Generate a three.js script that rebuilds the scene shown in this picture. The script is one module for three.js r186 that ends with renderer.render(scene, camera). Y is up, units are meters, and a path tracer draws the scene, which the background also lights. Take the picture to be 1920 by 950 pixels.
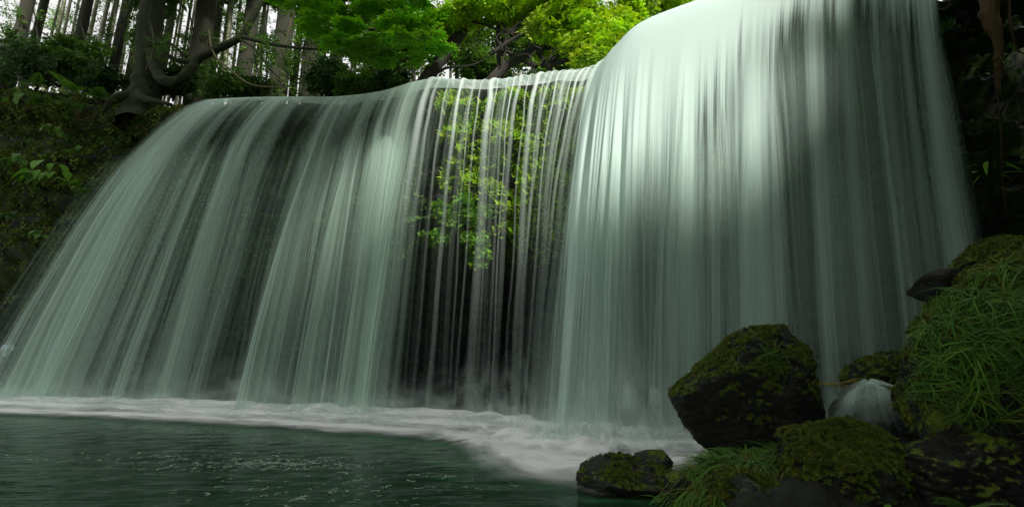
import * as THREE from 'three';
import { mergeGeometries, mergeVertices } from 'three/addons/utils/BufferGeometryUtils.js';
import { MarchingCubes } from 'three/addons/objects/MarchingCubes.js';
import { createNoise2D, createNoise3D } from 'simplex-noise';

// ---------------------------------------------------------------- camera, sky, sun, exposure
const scene = new THREE.Scene();
const camera = new THREE.PerspectiveCamera(56.18, 1024 / 506, 0.1, 400);
camera.position.set(0, 2.4, 0);
camera.rotation.set(THREE.MathUtils.degToRad(12.05), 0, 0);

const SUN = new THREE.Vector3(0.45, 0.62, 0.64).normalize();
{
  // bright even overcast, a little brighter towards the zenith and round the veiled sun
  const W = 256, H = 128, d = new Float32Array(W * H * 4);
  for (let j = 0; j < H; j++) for (let i = 0; i < W; i++) {
    const up = ((j + 0.5) / H - 0.5) * Math.PI, az = ((i + 0.5) / W - 0.5) * 2 * Math.PI;
    const v = new THREE.Vector3(Math.cos(az) * Math.cos(up), Math.sin(up), Math.sin(az) * Math.cos(up));
    const L = 0.74 * (0.8 + 0.3 * Math.max(0, v.y)) * (1 + 0.15 * Math.pow(Math.max(0, v.dot(SUN)), 3));
    d.set([L, L, L, 1], (j * W + i) * 4);
  }
  const sky = new THREE.DataTexture(d, W, H, THREE.RGBAFormat, THREE.FloatType);
  sky.mapping = THREE.EquirectangularReflectionMapping; sky.magFilter = THREE.LinearFilter; sky.needsUpdate = true;
  scene.background = sky; scene.environment = sky;
}
const sun = new THREE.DirectionalLight(new THREE.Color(1, 0.93, 0.89), 5.0);
sun.target.position.set(0, 8, -15); sun.position.copy(SUN).multiplyScalar(80).add(sun.target.position);
sun.castShadow = true; sun.shadow.radius = 14; sun.shadow.mapSize.set(4096, 4096);
Object.assign(sun.shadow.camera, { left: -50, right: 50, top: 50, bottom: -50, near: 1, far: 200 });
scene.add(sun, sun.target);
const renderer = new THREE.WebGLRenderer({ antialias: true });
renderer.toneMapping = THREE.LinearToneMapping;
renderer.toneMappingExposure = 1.35;
renderer.shadowMap.enabled = true; renderer.shadowMap.type = THREE.PCFSoftShadowMap;

// ---------------------------------------------------------------- helpers
function rng(seed) { let a = seed >>> 0; return () => { a = (a + 0x6d2b79f5) | 0; let t = Math.imul(a ^ (a >>> 15), 1 | a); t = (t + Math.imul(t ^ (t >>> 7), 61 | t)) ^ t; return ((t ^ (t >>> 14)) >>> 0) / 4294967296; }; }
const n2 = createNoise2D(rng(11)), n3 = createNoise3D(rng(12));
const fbm2 = (x, y, o = 4) => { let s = 0, a = 0.5; for (let i = 0; i < o; i++, a *= 0.5, x = x * 2.03 + 17, y = y * 2.03 - 9) s += a * n2(x, y); return s; };
const fbm3 = (x, y, z, o = 4) => { let s = 0, a = 0.5; for (let i = 0; i < o; i++, a *= 0.5, x = x * 2.03 + 5, y = y * 2.03 - 3, z = z * 2.03 + 8) s += a * n3(x, y, z); return s; };
const clamp = THREE.MathUtils.clamp, lerp = THREE.MathUtils.lerp;
const sstep = (a, b, x) => { const t = clamp((x - a) / (b - a), 0, 1); return t * t * (3 - 2 * t); };
const V = (x, y, z) => new THREE.Vector3(x, y, z);
const used = new Map();
function numbered(n) { const c = used.get(n) ?? 0; used.set(n, c + 1); return c ? n + '_' + String(c).padStart(3, '0') : n; }
function shade(o) { o.traverse((m) => { if (m.isMesh) { m.castShadow = true; m.receiveShadow = true; } }); return o; }
function part(name, geo, mat, parent, kind) { const m = new THREE.Mesh(geo, mat); m.name = name; if (kind) m.userData.kind = kind; parent.add(m); return m; }
function thing(name, label, category, pos = [0, 0, 0], group) {
  const g = new THREE.Group(); g.name = numbered(name); g.position.set(...pos); g.userData = { label, category }; if (group) g.userData.group = group; scene.add(g); return g;
}
function structure(name, geo, mat, label, kind = 'structure', category) {
  const m = new THREE.Mesh(geo, mat); m.name = numbered(name); m.userData = { kind, label }; if (category) m.userData.category = category; scene.add(m); return m;
}
function copyThing(src, label, pos) { const c = src.clone(); c.name = numbered(src.name.replace(/_\d{3}$/, '')); c.userData = { ...src.userData, label }; if (pos) c.position.set(...pos); scene.add(c); return c; }
function grid(nu, nv, f) { // f(u, v) -> [Vector3, uvx, uvy]
  const P = new Float32Array((nu + 1) * (nv + 1) * 3), U = new Float32Array((nu + 1) * (nv + 1) * 2), I = [];
  for (let j = 0, n = 0; j <= nv; j++) for (let i = 0; i <= nu; i++, n++) { const [p, a, b] = f(i / nu, j / nv); P.set([p.x, p.y, p.z], n * 3); U.set([a, b], n * 2); }
  for (let j = 0; j < nv; j++) for (let i = 0; i < nu; i++) { const a = j * (nu + 1) + i, b = a + 1, c = a + nu + 1, d = c + 1; I.push(a, b, c, b, d, c); }
  const g = new THREE.BufferGeometry(); g.setAttribute('position', new THREE.BufferAttribute(P, 3)); g.setAttribute('uv', new THREE.BufferAttribute(U, 2)); g.setIndex(I); g.computeVertexNormals(); return g;
}
function paint(g, f) { // f(p, n, i) -> [r,g,b] linear
  const p = g.attributes.position, n = g.attributes.normal, c = new Float32Array(p.count * 3), a = V(0, 0, 0), b = V(0, 0, 0);
  for (let i = 0; i < p.count; i++) { a.fromBufferAttribute(p, i); b.fromBufferAttribute(n, i); c.set(f(a, b, i), i * 3); }
  g.setAttribute('color', new THREE.BufferAttribute(c, 3)); return g;
}
function tube(pts, radii, seg = 8, rough = 0, per = 3, seed = 1) {
  const curve = new THREE.CatmullRomCurve3(pts), n = Math.max(2, (pts.length - 1) * per), fr = curve.computeFrenetFrames(n, false), P = [], U = [], I = [];
  let run = 0, last = null;
  for (let j = 0; j <= n; j++) {
    const t = j / n, c = curve.getPoint(t), k = t * (radii.length - 1), i0 = Math.min(radii.length - 2, Math.floor(k)), r0 = lerp(radii[i0], radii[i0 + 1], k - i0);
    if (last) run += c.distanceTo(last); last = c;
    for (let i = 0; i <= seg; i++) {
      const a = (i % seg) / seg * Math.PI * 2, nx = Math.cos(a), ny = Math.sin(a);
      const d = fr.normals[j].clone().multiplyScalar(nx).addScaledVector(fr.binormals[j], ny);
      const r = r0 * (1 + rough * (n3(nx * 1.3 + seed, ny * 1.3, run * 0.7 / Math.max(0.2, r0)) + 0.5 * n3(nx * 3, ny * 3 + seed, run * 1.5)));
      P.push(c.x + d.x * r, c.y + d.y * r, c.z + d.z * r); U.push(i / seg * Math.max(1, Math.round(r0 * 6)), run);
    }
  }
  for (let j = 0; j < n; j++) for (let i = 0; i < seg; i++) { const a = j * (seg + 1) + i, b = a + 1, c = a + seg + 1, d = c + 1; I.push(a, c, b, b, c, d); }
  const g = new THREE.BufferGeometry(); g.setAttribute('position', new THREE.Float32BufferAttribute(P, 3)); g.setAttribute('uv', new THREE.Float32BufferAttribute(U, 2)); g.setIndex(I); g.computeVertexNormals(); return g;
}
// tiling value noise, for bump maps
function tileNoise(W, H, fx, fy, oct, seed, ridge) {
  const out = new Float32Array(W * H); let amp = 1, tot = 0;
  for (let o = 0; o < oct; o++) {
    const gx = fx << o, gy = fy << o, r = rng(seed + o * 31), g = Float32Array.from({ length: gx * gy }, r);
    for (let y = 0; y < H; y++) for (let x = 0; x < W; x++) {
      const a = x / W * gx, b = y / H * gy, x0 = Math.floor(a), y0 = Math.floor(b); let s = a - x0, t = b - y0; s = s * s * (3 - 2 * s); t = t * t * (3 - 2 * t);
      const q = (i, j) => g[((y0 + j) % gy) * gx + (x0 + i) % gx];
      let v = lerp(lerp(q(0, 0), q(1, 0), s), lerp(q(0, 1), q(1, 1), s), t); if (ridge) v = 1 - Math.abs(2 * v - 1);
      out[y * W + x] += v * amp;
    }
    tot += amp; amp *= 0.55;
  }
  return out.map((v) => v / tot);
}
function texture(W, H, f, srgb, wrap = THREE.RepeatWrapping) {
  const d = new Uint8Array(W * H * 4);
  for (let y = 0; y < H; y++) for (let x = 0; x < W; x++) { const c = f(x, y), o = (y * W + x) * 4; if (typeof c === 'number') { const v = clamp(c, 0, 1) * 255; d[o] = d[o + 1] = d[o + 2] = v; } else { d[o] = clamp(c[0], 0, 1) * 255; d[o + 1] = clamp(c[1], 0, 1) * 255; d[o + 2] = clamp(c[2], 0, 1) * 255; } d[o + 3] = 255; }
  const t = new THREE.DataTexture(d, W, H, THREE.RGBAFormat); t.magFilter = THREE.LinearFilter; t.minFilter = THREE.LinearFilter; t.wrapS = t.wrapT = wrap; if (srgb) t.colorSpace = THREE.SRGBColorSpace; t.needsUpdate = true; return t;
}

// ---------------------------------------------------------------- materials
const rn1 = tileNoise(512, 512, 5, 9, 6, 5, true), rn2 = tileNoise(512, 512, 24, 24, 4, 8);
const T = {
  rock: texture(512, 512, (x, y) => 0.65 * rn1[y * 512 + x] + 0.35 * rn2[y * 512 + x]),
  bark: (() => { const a = tileNoise(256, 512, 24, 3, 4, 21, true), b = tileNoise(256, 512, 12, 30, 3, 22); return texture(256, 512, (x, y) => 0.75 * a[y * 256 + x] + 0.25 * b[y * 256 + x]); })(),
  ripple: (() => { const a = tileNoise(512, 512, 4, 14, 5, 33), b = tileNoise(512, 512, 14, 30, 3, 34); return texture(512, 512, (x, y) => 0.7 * a[y * 512 + x] + 0.3 * b[y * 512 + x]); })(),
};
const rep = (t, x, y) => { const c = t.clone(); c.repeat.set(x, y); c.needsUpdate = true; return c; };
const M = {
  cliff: new THREE.MeshPhysicalMaterial({ vertexColors: true, roughness: 0.85, specularIntensity: 0.5, bumpMap: rep(T.rock, 0.5, 0.5), bumpScale: 0.09 }),
  soil: new THREE.MeshStandardMaterial({ color: new THREE.Color().setRGB(0.06, 0.05, 0.03), roughness: 1 }),
  boulder: new THREE.MeshPhysicalMaterial({ vertexColors: true, roughness: 0.8, specularIntensity: 0.5, bumpMap: rep(T.rock, 0.9, 0.9), bumpScale: 0.05 }),
  bark: new THREE.MeshStandardMaterial({ color: new THREE.Color().setRGB(0.027, 0.03, 0.015), roughness: 0.95, bumpMap: rep(T.bark, 1, 0.5), bumpScale: 0.05 }),
  mossBark: new THREE.MeshStandardMaterial({ color: new THREE.Color().setRGB(0.02, 0.028, 0.007), roughness: 1, bumpMap: rep(T.rock, 1, 0.6), bumpScale: 0.08 }),
  darkBark: new THREE.MeshStandardMaterial({ color: new THREE.Color().setRGB(0.03, 0.028, 0.02), roughness: 0.95, bumpMap: rep(T.bark, 1, 0.5), bumpScale: 0.04 }),
  bamboo: new THREE.MeshStandardMaterial({ vertexColors: true, roughness: 0.55 }),
  root: new THREE.MeshStandardMaterial({ color: new THREE.Color().setRGB(0.09, 0.055, 0.02), roughness: 0.95, bumpMap: rep(T.bark, 1, 1), bumpScale: 0.06 }),
};
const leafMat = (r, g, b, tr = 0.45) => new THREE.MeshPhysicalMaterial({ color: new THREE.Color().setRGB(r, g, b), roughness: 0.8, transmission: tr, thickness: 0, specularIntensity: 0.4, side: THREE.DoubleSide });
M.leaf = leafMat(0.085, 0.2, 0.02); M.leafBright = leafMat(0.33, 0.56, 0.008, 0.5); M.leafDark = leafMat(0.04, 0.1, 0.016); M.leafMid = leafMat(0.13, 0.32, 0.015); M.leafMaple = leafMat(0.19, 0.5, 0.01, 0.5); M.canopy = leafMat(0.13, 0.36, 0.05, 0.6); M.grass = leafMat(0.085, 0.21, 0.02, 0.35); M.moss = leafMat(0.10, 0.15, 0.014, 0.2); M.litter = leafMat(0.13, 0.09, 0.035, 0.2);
const waterMat = (r, g, b, alphaMap) => new THREE.MeshPhysicalMaterial({ color: new THREE.Color().setRGB(r, g, b), roughness: 0.95, transmission: 0.35, thickness: 0, specularIntensity: 0.2, transparent: true, alphaMap, side: THREE.DoubleSide });
// ---------------------------------------------------------------- the lip of the falls: each station is a crest point and the place where its water lands
const ST = [
  [-16.25, 16.0, -23.5, -25.4, -22.9], [-14.36, 15.8, -23.0, -20.0, -21.9], [-11.96, 15.5, -22.4, -15.28, -20.8], [-8.3, 14.7, -21.0, -10.61, -19.4], [-5.95, 14.4, -20.0, -7.26, -18.4], [-3.79, 14.35, -19.0, -5.02, -17.4],
  [-0.79, 13.7, -18.0, -1.46, -16.1], [1.49, 13.4, -17.0, 0.0, -14.9], [3.45, 13.15, -16.2, 0.78, -13.5], [3.98, 13.4, -15.3, 1.7, -12.75], [4.52, 13.75, -14.7, 2.65, -12.6], [6.16, 14.1, -14.0, 3.98, -12.55],
  [8.12, 14.4, -13.5, 5.84, -12.5], [10.28, 14.5, -13.0, 7.96, -12.3], [12.64, 14.35, -13.0, 10.6, -12.35], [13.94, 13.95, -13.2, 12.6, -12.5],
];
const lipCurve = new THREE.CatmullRomCurve3(ST.map((s) => V(s[0], s[1], s[2]))), baseCurve = new THREE.CatmullRomCurve3(ST.map((s) => V(s[3], 0, s[4])));
const lipAt = (k) => lipCurve.getPoint(clamp(k / 15, 0, 1)), baseAt = (k) => baseCurve.getPoint(clamp(k / 15, 0, 1));
// rim of the rock, continued beyond the falls on both sides
const RIM = [[-48, 20.5, -30], [-36, 19.2, -27], [-30, 18.4, -26], [-25, 17.2, -25], [-20.5, 16.4, -24.3], ...ST.map((s) => [s[0], s[1], s[2]]), [15.6, 15.3, -13.2], [18.5, 16, -12.4], [20.8, 16, -10.6], [22.5, 16, -7.5], [23.5, 16, -2], [24, 16.5, 6]];
const rimCurve = new THREE.CatmullRomCurve3(RIM.map((s) => V(...s)));
const rimAt = (k) => rimCurve.getPoint(clamp((k + 5) / (RIM.length - 1), 0, 1));
// profiles: [metres back from the rim, height as a function of the rim height Y and the floor F]
const PROFILE = {
  fall: (Y, F) => [[14, Y + 0.1], [7, Y - 0.15], [2, Y - 0.12], [0.5, Y - 0.15], [0.12, Y - 0.35], [0.3, Y - 1.1], [0.55, Y - 1.6], [1.3, Y - 1.9], [1.5, Y - 3], [1.2, 9.6], [1.1, 8.4], [1.4, 7.2], [1.9, 6.4], [3.0, 5.9], [5.2, 5.2], [8, 4.3], [9.8, 2.8], [10.2, F + 0.8], [9.6, F + 0.1], [4.5, F], [0.0, F - 0.02], [-1.2, -0.35], [-2, -1]],
  ivy: (Y, F) => [[14, Y + 0.1], [7, Y - 0.15], [2, Y - 0.12], [0.5, Y - 0.15], [0.1, Y - 0.35], [0.2, Y - 1.2], [0.35, Y - 2], [0.4, Y - 3], [0.6, Y - 4], [0.5, 9], [0.5, 8.2], [0.9, 7.2], [1.4, 6.4], [2.8, 5.9], [5.2, 5.2], [8, 4.3], [9.8, 2.8], [10.2, F + 0.8], [9.6, F + 0.1], [4.5, F], [0.0, F - 0.02], [-1.2, -0.35], [-2, -1]],
  bank: (Y, F) => [[14, Y + 2.2], [7, Y + 1.4], [3, Y + 0.9], [1.5, Y + 0.35], [0.6, Y - 0.2], [0.1, Y - 0.9], [0.2, Y - 1.4], [1.1, Y - 1.7], [1.2, Y - 2.6], [0.6, Y - 3.6], [0.3, Y - 4.9], [0.5, Y - 5.4], [1.5, Y - 5.8], [1.5, Y - 7.2], [0.8, Y - 8.2], [0.6, Y - 9.4], [2.4, 5.2], [4, F + 2], [4.5, F + 0.3], [3.5, F], [1.2, F - 0.2], [-0.8, -0.35], [-2, -1]],
};
const floorOf = (k) => lerp(1.5, 0.04, sstep(-0.5, 3, k));
const backOf = (k) => V(lerp(0.22, 0.95, sstep(15.5, 20, k)), 0, lerp(-1, -0.25, sstep(16, 21, k))).normalize();
function profileAt(k, s) {
  const p = rimAt(k), F = floorOf(k), wb = 1 - sstep(-1.2, 0.2, k), wi = sstep(4.6, 5.6, k) * (1 - sstep(8.2, 9, k));
  const A = PROFILE.fall(p.y, F), B = PROFILE.bank(p.y, F), C = PROFILE.ivy(p.y, F), n = A.length - 1, t = s * n, i = Math.min(n - 1, Math.floor(t)), w = t - i;
  const mix = (j, c) => lerp(lerp(A[j][c], C[j][c], wi), B[j][c], wb);
  const d = lerp(mix(i, 0), mix(i + 1, 0), w), y = lerp(mix(i, 1), mix(i + 1, 1), w);
  const q = p.clone().addScaledVector(backOf(k), d); q.y = y; return q;
}
const rockTone = (p, n, mossy) => {
  const a = fbm3(p.x * 0.6, p.y * 0.9, p.z * 0.6, 4), b = n3(p.x * 6, p.y * 6, p.z * 6), c = n3(p.x * 2, p.y * 2, p.z * 2);
  const m = sstep(0.0, 0.25, a + 0.35 * n.y + 0.18 * c + mossy), g = 1 + 0.3 * b + 0.25 * c;
  return [lerp(0.016, 0.03, m) * g, lerp(0.019, 0.055, m) * g, lerp(0.015, 0.008, m) * g];
};
function cliffPoint(u, v) {
  const k = -5 + u * (RIM.length - 1), p = profileAt(k, v), b = backOf(k);
  const edge = sstep(0.15, 0.24, v) * (1 - 0.75 * sstep(0.78, 0.84, v));
  const strata = n2(u * 9 + p.y * 0.12, p.y * 1.7) * 0.35 + n2(u * 30, p.y * 4.2) * 0.16;
  const r = edge * (0.75 * fbm3(p.x * 0.45, p.y * 0.55, p.z * 0.45, 5) + strata * (k < 0.3 || k > 15 ? 1.5 : 0.8));
  p.addScaledVector(b, -r * 0.8); p.y += r * 0.25 + (v < 0.1 ? 0.05 * fbm2(p.x, p.z) : 0);
  return p;
}
{
  const g = grid(460, 210, (u, v) => [cliffPoint(u, v), u * 75, v * 42]);
  paint(g, (p, n) => rockTone(p, n, p.y < 6.2 ? -0.35 : p.x > 13 ? 0.02 : 0.1));
  structure('cliff', g, M.cliff, 'dark overhanging mossy rock cliff and cave behind the falls');
  const f = grid(120, 70, (u, v) => { const x = -80 + u * 150, z = -30 - v * 70; const y = (x < -15 ? lerp(16, 19.5, sstep(-15, -32, x)) : lerp(16, 13.4, sstep(-15, 4, x))) - 0.4 + 0.3 * fbm2(x * 0.15, z * 0.15) - (z > -36 ? (z + 36) * 0.05 : 0); return [V(x, y, z), x, z]; });
  structure('forest_floor', f, M.soil, 'brown soil of the forest behind the top of the falls');
}

// ---------------------------------------------------------------- pool
{
  const W = 1024, H = 512, X0 = -48, X1 = 26, Z0 = -26, Z1 = 14;
  const bases = Array.from({ length: 200 }, (_, i) => baseAt(i / 199 * 15));
  const away = (x, z) => { let d = 1e9; for (let i = 0; i < 200; i += 4) { const b = bases[i], q = Math.hypot((b.x - x), (b.z - z)); if (q < d) d = q; } return d; };
  const map = texture(W, H, (i, j) => {
    const x = lerp(X0, X1, i / W), z = lerp(Z0, Z1, j / H), d = away(x, z), w = fbm2(x * 0.5, z * 1.4, 5), w2 = fbm2(x * 2.2 + 40, z * 5, 4);
    const air = sstep(0.5, -0.35, (d - 2.4) / 4.5 + 0.5 * w + 0.35 * w2);      // aerated water, in torn streaks
    const c = [lerp(0.006, 0.05, air), lerp(0.034, 0.16, air), lerp(0.012, 0.08, air)].map((v) => Math.pow(v * (1 + 0.5 * w2), 1 / 2.2));
    return c;
  }, true, THREE.ClampToEdgeWrapping);
  const g = grid(300, 220, (u, v) => { const x = lerp(X0, X1, u), z = lerp(Z0, Z1, v); return [V(x, 0.03 * fbm2(x * 0.8, z * 1.8, 3), z), u, v]; });
  const bump = rep(T.ripple, 16, 14);
  structure('pool_water', g, new THREE.MeshPhysicalMaterial({ map, roughness: 0.2, bumpMap: bump, bumpScale: 0.05, ior: 1.33 }), 'dark green pool water below the falls');
}

// ---------------------------------------------------------------- falling water
const GR = 9.8;
function flight(k, o = {}) { // path of the water that leaves the lip at station k
  const P = lipAt(k), B = baseAt(k), T0 = Math.sqrt(2 * P.y / GR), h = V((B.x - P.x) / T0, 0, (B.z - P.z) / T0).multiplyScalar(o.throw ?? 1);
  return (tau) => tau < 0 ? V(P.x + h.x * tau, P.y + (o.lift ?? 0) - tau * 0.05, P.z + h.z * tau) : V(P.x + h.x * tau, P.y + (o.lift ?? 0) - 0.5 * GR * tau * tau, P.z + h.z * tau);
}
function curtain(k0, k1, nu, nt, o) {
  const start = o.start ?? -0.9;
  return grid(nu, nt, (u, v) => {
    const k = lerp(k0, k1, u), P = lipAt(k), T0 = Math.sqrt(2 * (P.y + 0.2) / GR), tau = lerp(start, T0 * (o.end ?? 1), v), f = flight(k, o), p = f(tau);
    const q = f(tau + 0.01).sub(p), c = sstep(o.calm ?? -0.1, (o.calm ?? -0.1) + 1, tau) * (o.corrugate ?? 0.3);
    const out = V(q.x, 0, q.z).normalize();
    p.addScaledVector(out, c * (n2(k * 2.1 + (o.seed ?? 0) * 9, tau * 0.5) + 0.5 * n2(k * 6 + (o.seed ?? 0) * 5, tau * 0.4)));
    return [p, u, v];
  });
}
// how much water hangs in the air: u across, v from upstream of the crest (0) to the pool (1)
const line1 = (x, s) => 0.5 + 0.5 * (0.5 * n2(x * 1.1 + s, 3.3) + 0.3 * n2(x * 3.1 + s, 7.1) + 0.3 * n2(x * 8 + s, 1.7) + 0.22 * n2(x * 21 + s, 5.9) + 0.16 * n2(x * 55 + s, 2.2));
function waterTexture(W, H, k0, k1, seed, dens, cap = 1) {
  return texture(W, H, (i, j) => {
    const v = (j + 0.5) / H, wob = 0.03 * n2(seed, v * 2), k = lerp(k0, k1, (i + 0.5) / W) + wob;
    const fine = 0.5 + 0.5 * n2(k * 70 + seed, v * 0.9) , mid = line1(k + 0.02 * n2(k * 5, v * 3), seed * 13), d = dens(k, v, mid, fine);
    return cap * (1 - Math.exp(-Math.max(0, d)));
  }, false, THREE.ClampToEdgeWrapping);
}
const bell = (x, c, w) => Math.exp(-((x - c) / w) * ((x - c) / w));
// left broad curtain -------------------------------------------
{
  const g = thing('waterfall', 'broad green-white water curtain pouring over the left half of the ledge', 'waterfall');
  const streams = [[0.6, 0.36, 2.1], [1.35, 0.12, 0.7], [2.08, 0.15, 1.3], [2.42, 0.08, 0.8], [3.12, 0.12, 1.1], [3.34, 0.05, 0.7], [3.8, 0.08, 0.6], [4.35, 0.08, 0.5], [4.85, 0.17, 2.0]];
  const S = (k) => streams.reduce((s, [c, w, a]) => s + a * bell(k, c, w), 0);
  const edge = (k) => sstep(0.0, 0.35, k + 0.15 * n2(k * 9, 2)) * sstep(5.35, 5.0, k);
  const dens1 = (k, v, mid, fine) => { const top = 1 - sstep(0.3, 0.62, v); return edge(k) * ((0.26 + 1.8 * top) * lerp(Math.pow(mid, 2.6) * 2.2, mid * 1.5, top) + S(k) * (0.8 + 0.2 * top) * (0.4 + mid) + 2.5 * (1 - sstep(0.34, 0.4, v))) * (0.72 + 0.5 * fine) * 0.85; };
  const dens2 = (k, v, mid, fine) => { const fall = sstep(0.32, 0.55, v); return edge(k) * fall * (Math.pow(mid, 3.6) * 1.9 + 0.02) * (0.55 + 0.9 * fine); };
  const dens3 = (k, v, mid, fine) => { const fall = sstep(0.4, 0.6, v); return sstep(-0.05, 0.2, k) * sstep(5.4, 5.1, k) * fall * Math.pow(mid, 4) * 2.6 * (0.4 + fine); };
  part('water_veil', curtain(0, 5.35, 200, 60, { corrugate: 0.16, seed: 1 }), waterMat(0.62, 0.84, 0.70, waterTexture(2048, 256, 0, 5.35, 1, dens1)), g);
  part('water_veil', curtain(0, 5.35, 160, 60, { corrugate: 0.25, seed: 2, throw: 0.84, start: 0 }), waterMat(0.62, 0.84, 0.70, waterTexture(2048, 256, 0, 5.35, 2, dens2)), g);
  part('water_veil', curtain(-0.0, 5.4, 160, 60, { corrugate: 0.18, seed: 3, throw: 1.12, start: 0 }), waterMat(0.62, 0.84, 0.70, waterTexture(2048, 256, 0, 5.4, 3, dens3)), g);
  // water thrown out again where it strikes a knob of rock part way down
  const top = V(-5.05, 11.15, -18.35), bounce = (r, n) => grid(60, 50, (u, v) => {
    const a = lerp(-1, 1, u), T1 = 1.5, tau = v * T1 * 1.02, p = V(top.x + a * (0.25 + 0.45 * sstep(0, 0.4, v)) + (-0.55 + a * 0.5) * tau * r, top.y + 0.9 * tau - 4.9 * tau * tau * 1.05 - a * a * 0.3, top.z + (0.55 + 0.25 * (1 - a * a)) * tau * r + 0.3 * (1 - a * a));
    p.y = Math.max(p.y, -0.1); return [p, u, v];
  });
  const bt = (seed) => texture(512, 128, (i, j) => { const u = (i + 0.5) / 512, v = (j + 0.5) / 128, m = line1(u * 3, seed); return 0.6 * (1 - Math.exp(-1.5 * m * m * 1.4 * sstep(0, 0.35, u) * sstep(1, 0.65, u) * sstep(-0.05, 0.42, v + 0.12 * n2(u * 9, seed)) * (1 - 0.65 * v))); }, false, THREE.ClampToEdgeWrapping);
  part('bounced_spray', bounce(1, 0), waterMat(0.66, 0.87, 0.75, bt(5)), g); part('bounced_spray', bounce(0.55, 1), waterMat(0.66, 0.87, 0.75, bt(9)), g);
  shade(g);
}
// thin strands in the middle -----------------------------------
{
  const g = thing('waterfall', 'thin separate strands of water falling past the leafy rock face in the middle', 'waterfall');
  const dens = (k, v, mid, fine) => { const e = sstep(4.95, 5.3, k) * sstep(8.5, 8.2, k), top = 1 - sstep(0.36, 0.46, v), right = sstep(6.6, 8.0, k) * (1 - sstep(0.45, 0.75, v)); return e * (Math.pow(mid, 4.5) * (0.7 + 2.2 * top) + right * 0.3 * Math.pow(mid, 1.5) + 0.015 + 0.35 * top * mid + 1.5 * (1 - sstep(0.33, 0.39, v))) * (0.4 + fine) * (1 - 0.7 * sstep(0.5, 0.8, v)); };
  part('water_veil', curtain(4.95, 8.5, 140, 60, { corrugate: 0.2, seed: 4 }), waterMat(0.74, 0.9, 0.82, waterTexture(2048, 256, 4.95, 8.5, 4, dens)), g);
  const soft = texture(64, 256, (i, j) => { const u = (i + 0.5) / 32 - 1, v = (j + 0.5) / 256; return 1.0 * Math.pow(Math.max(0, 1 - u * u), 0.9) * (0.75 + 0.25 * n2(u * 3, v * 3)) * (1 - 0.72 * sstep(0.4, 0.75, v)) * sstep(0, 0.03, v); }, false, THREE.ClampToEdgeWrapping);
  const sm = waterMat(0.8, 0.92, 0.86, soft), sm2 = sm.clone(); sm2.opacity = 0.6;
  const r = rng(77);
  const strands = [[5.12, 0.4], [5.26, 0.2], [5.4, 0.12], [5.6, 0.2], [5.74, 0.08], [5.88, 0.1], [6.03, 0.34], [6.12, 0.1], [6.3, 0.12], [6.42, 0.08], [6.56, 0.22], [6.72, 0.09], [6.86, 0.26], [7.02, 0.1], [7.14, 0.16], [7.3, 0.1], [7.44, 0.2], [7.6, 0.1], [7.74, 0.14], [7.9, 0.26], [8.04, 0.12], [8.16, 0.25], [8.28, 0.4]];
  strands.forEach(([k, w], n) => {
    const f = flight(k, { throw: 0.86 + 0.22 * r(), lift: 0.02 }), T0 = Math.sqrt(2 * (lipAt(k).y + 0.2) / GR), ph = r() * 9;
    const geo = grid(4, 48, (u, v) => { const tau = lerp(-0.5, T0, v), p = f(tau), a = (u - 0.5) * 2, ww = w * 0.5 * (tau < 0.35 ? lerp(1.5, 0.8, sstep(-0.5, 0.35, tau)) : lerp(0.8, 1.15, (tau - 0.35) / 1.3)); p.x += a * ww + 0.05 * n2(ph, tau * 2); p.z += (1 - a * a) * ww * 0.6; p.y += tau < 0.1 ? 0 : -0.0; return [p, u, v]; });
    part('water_strand', geo, n % 3 ? sm2 : sm, g);
  });
  shade(g);
}
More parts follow.
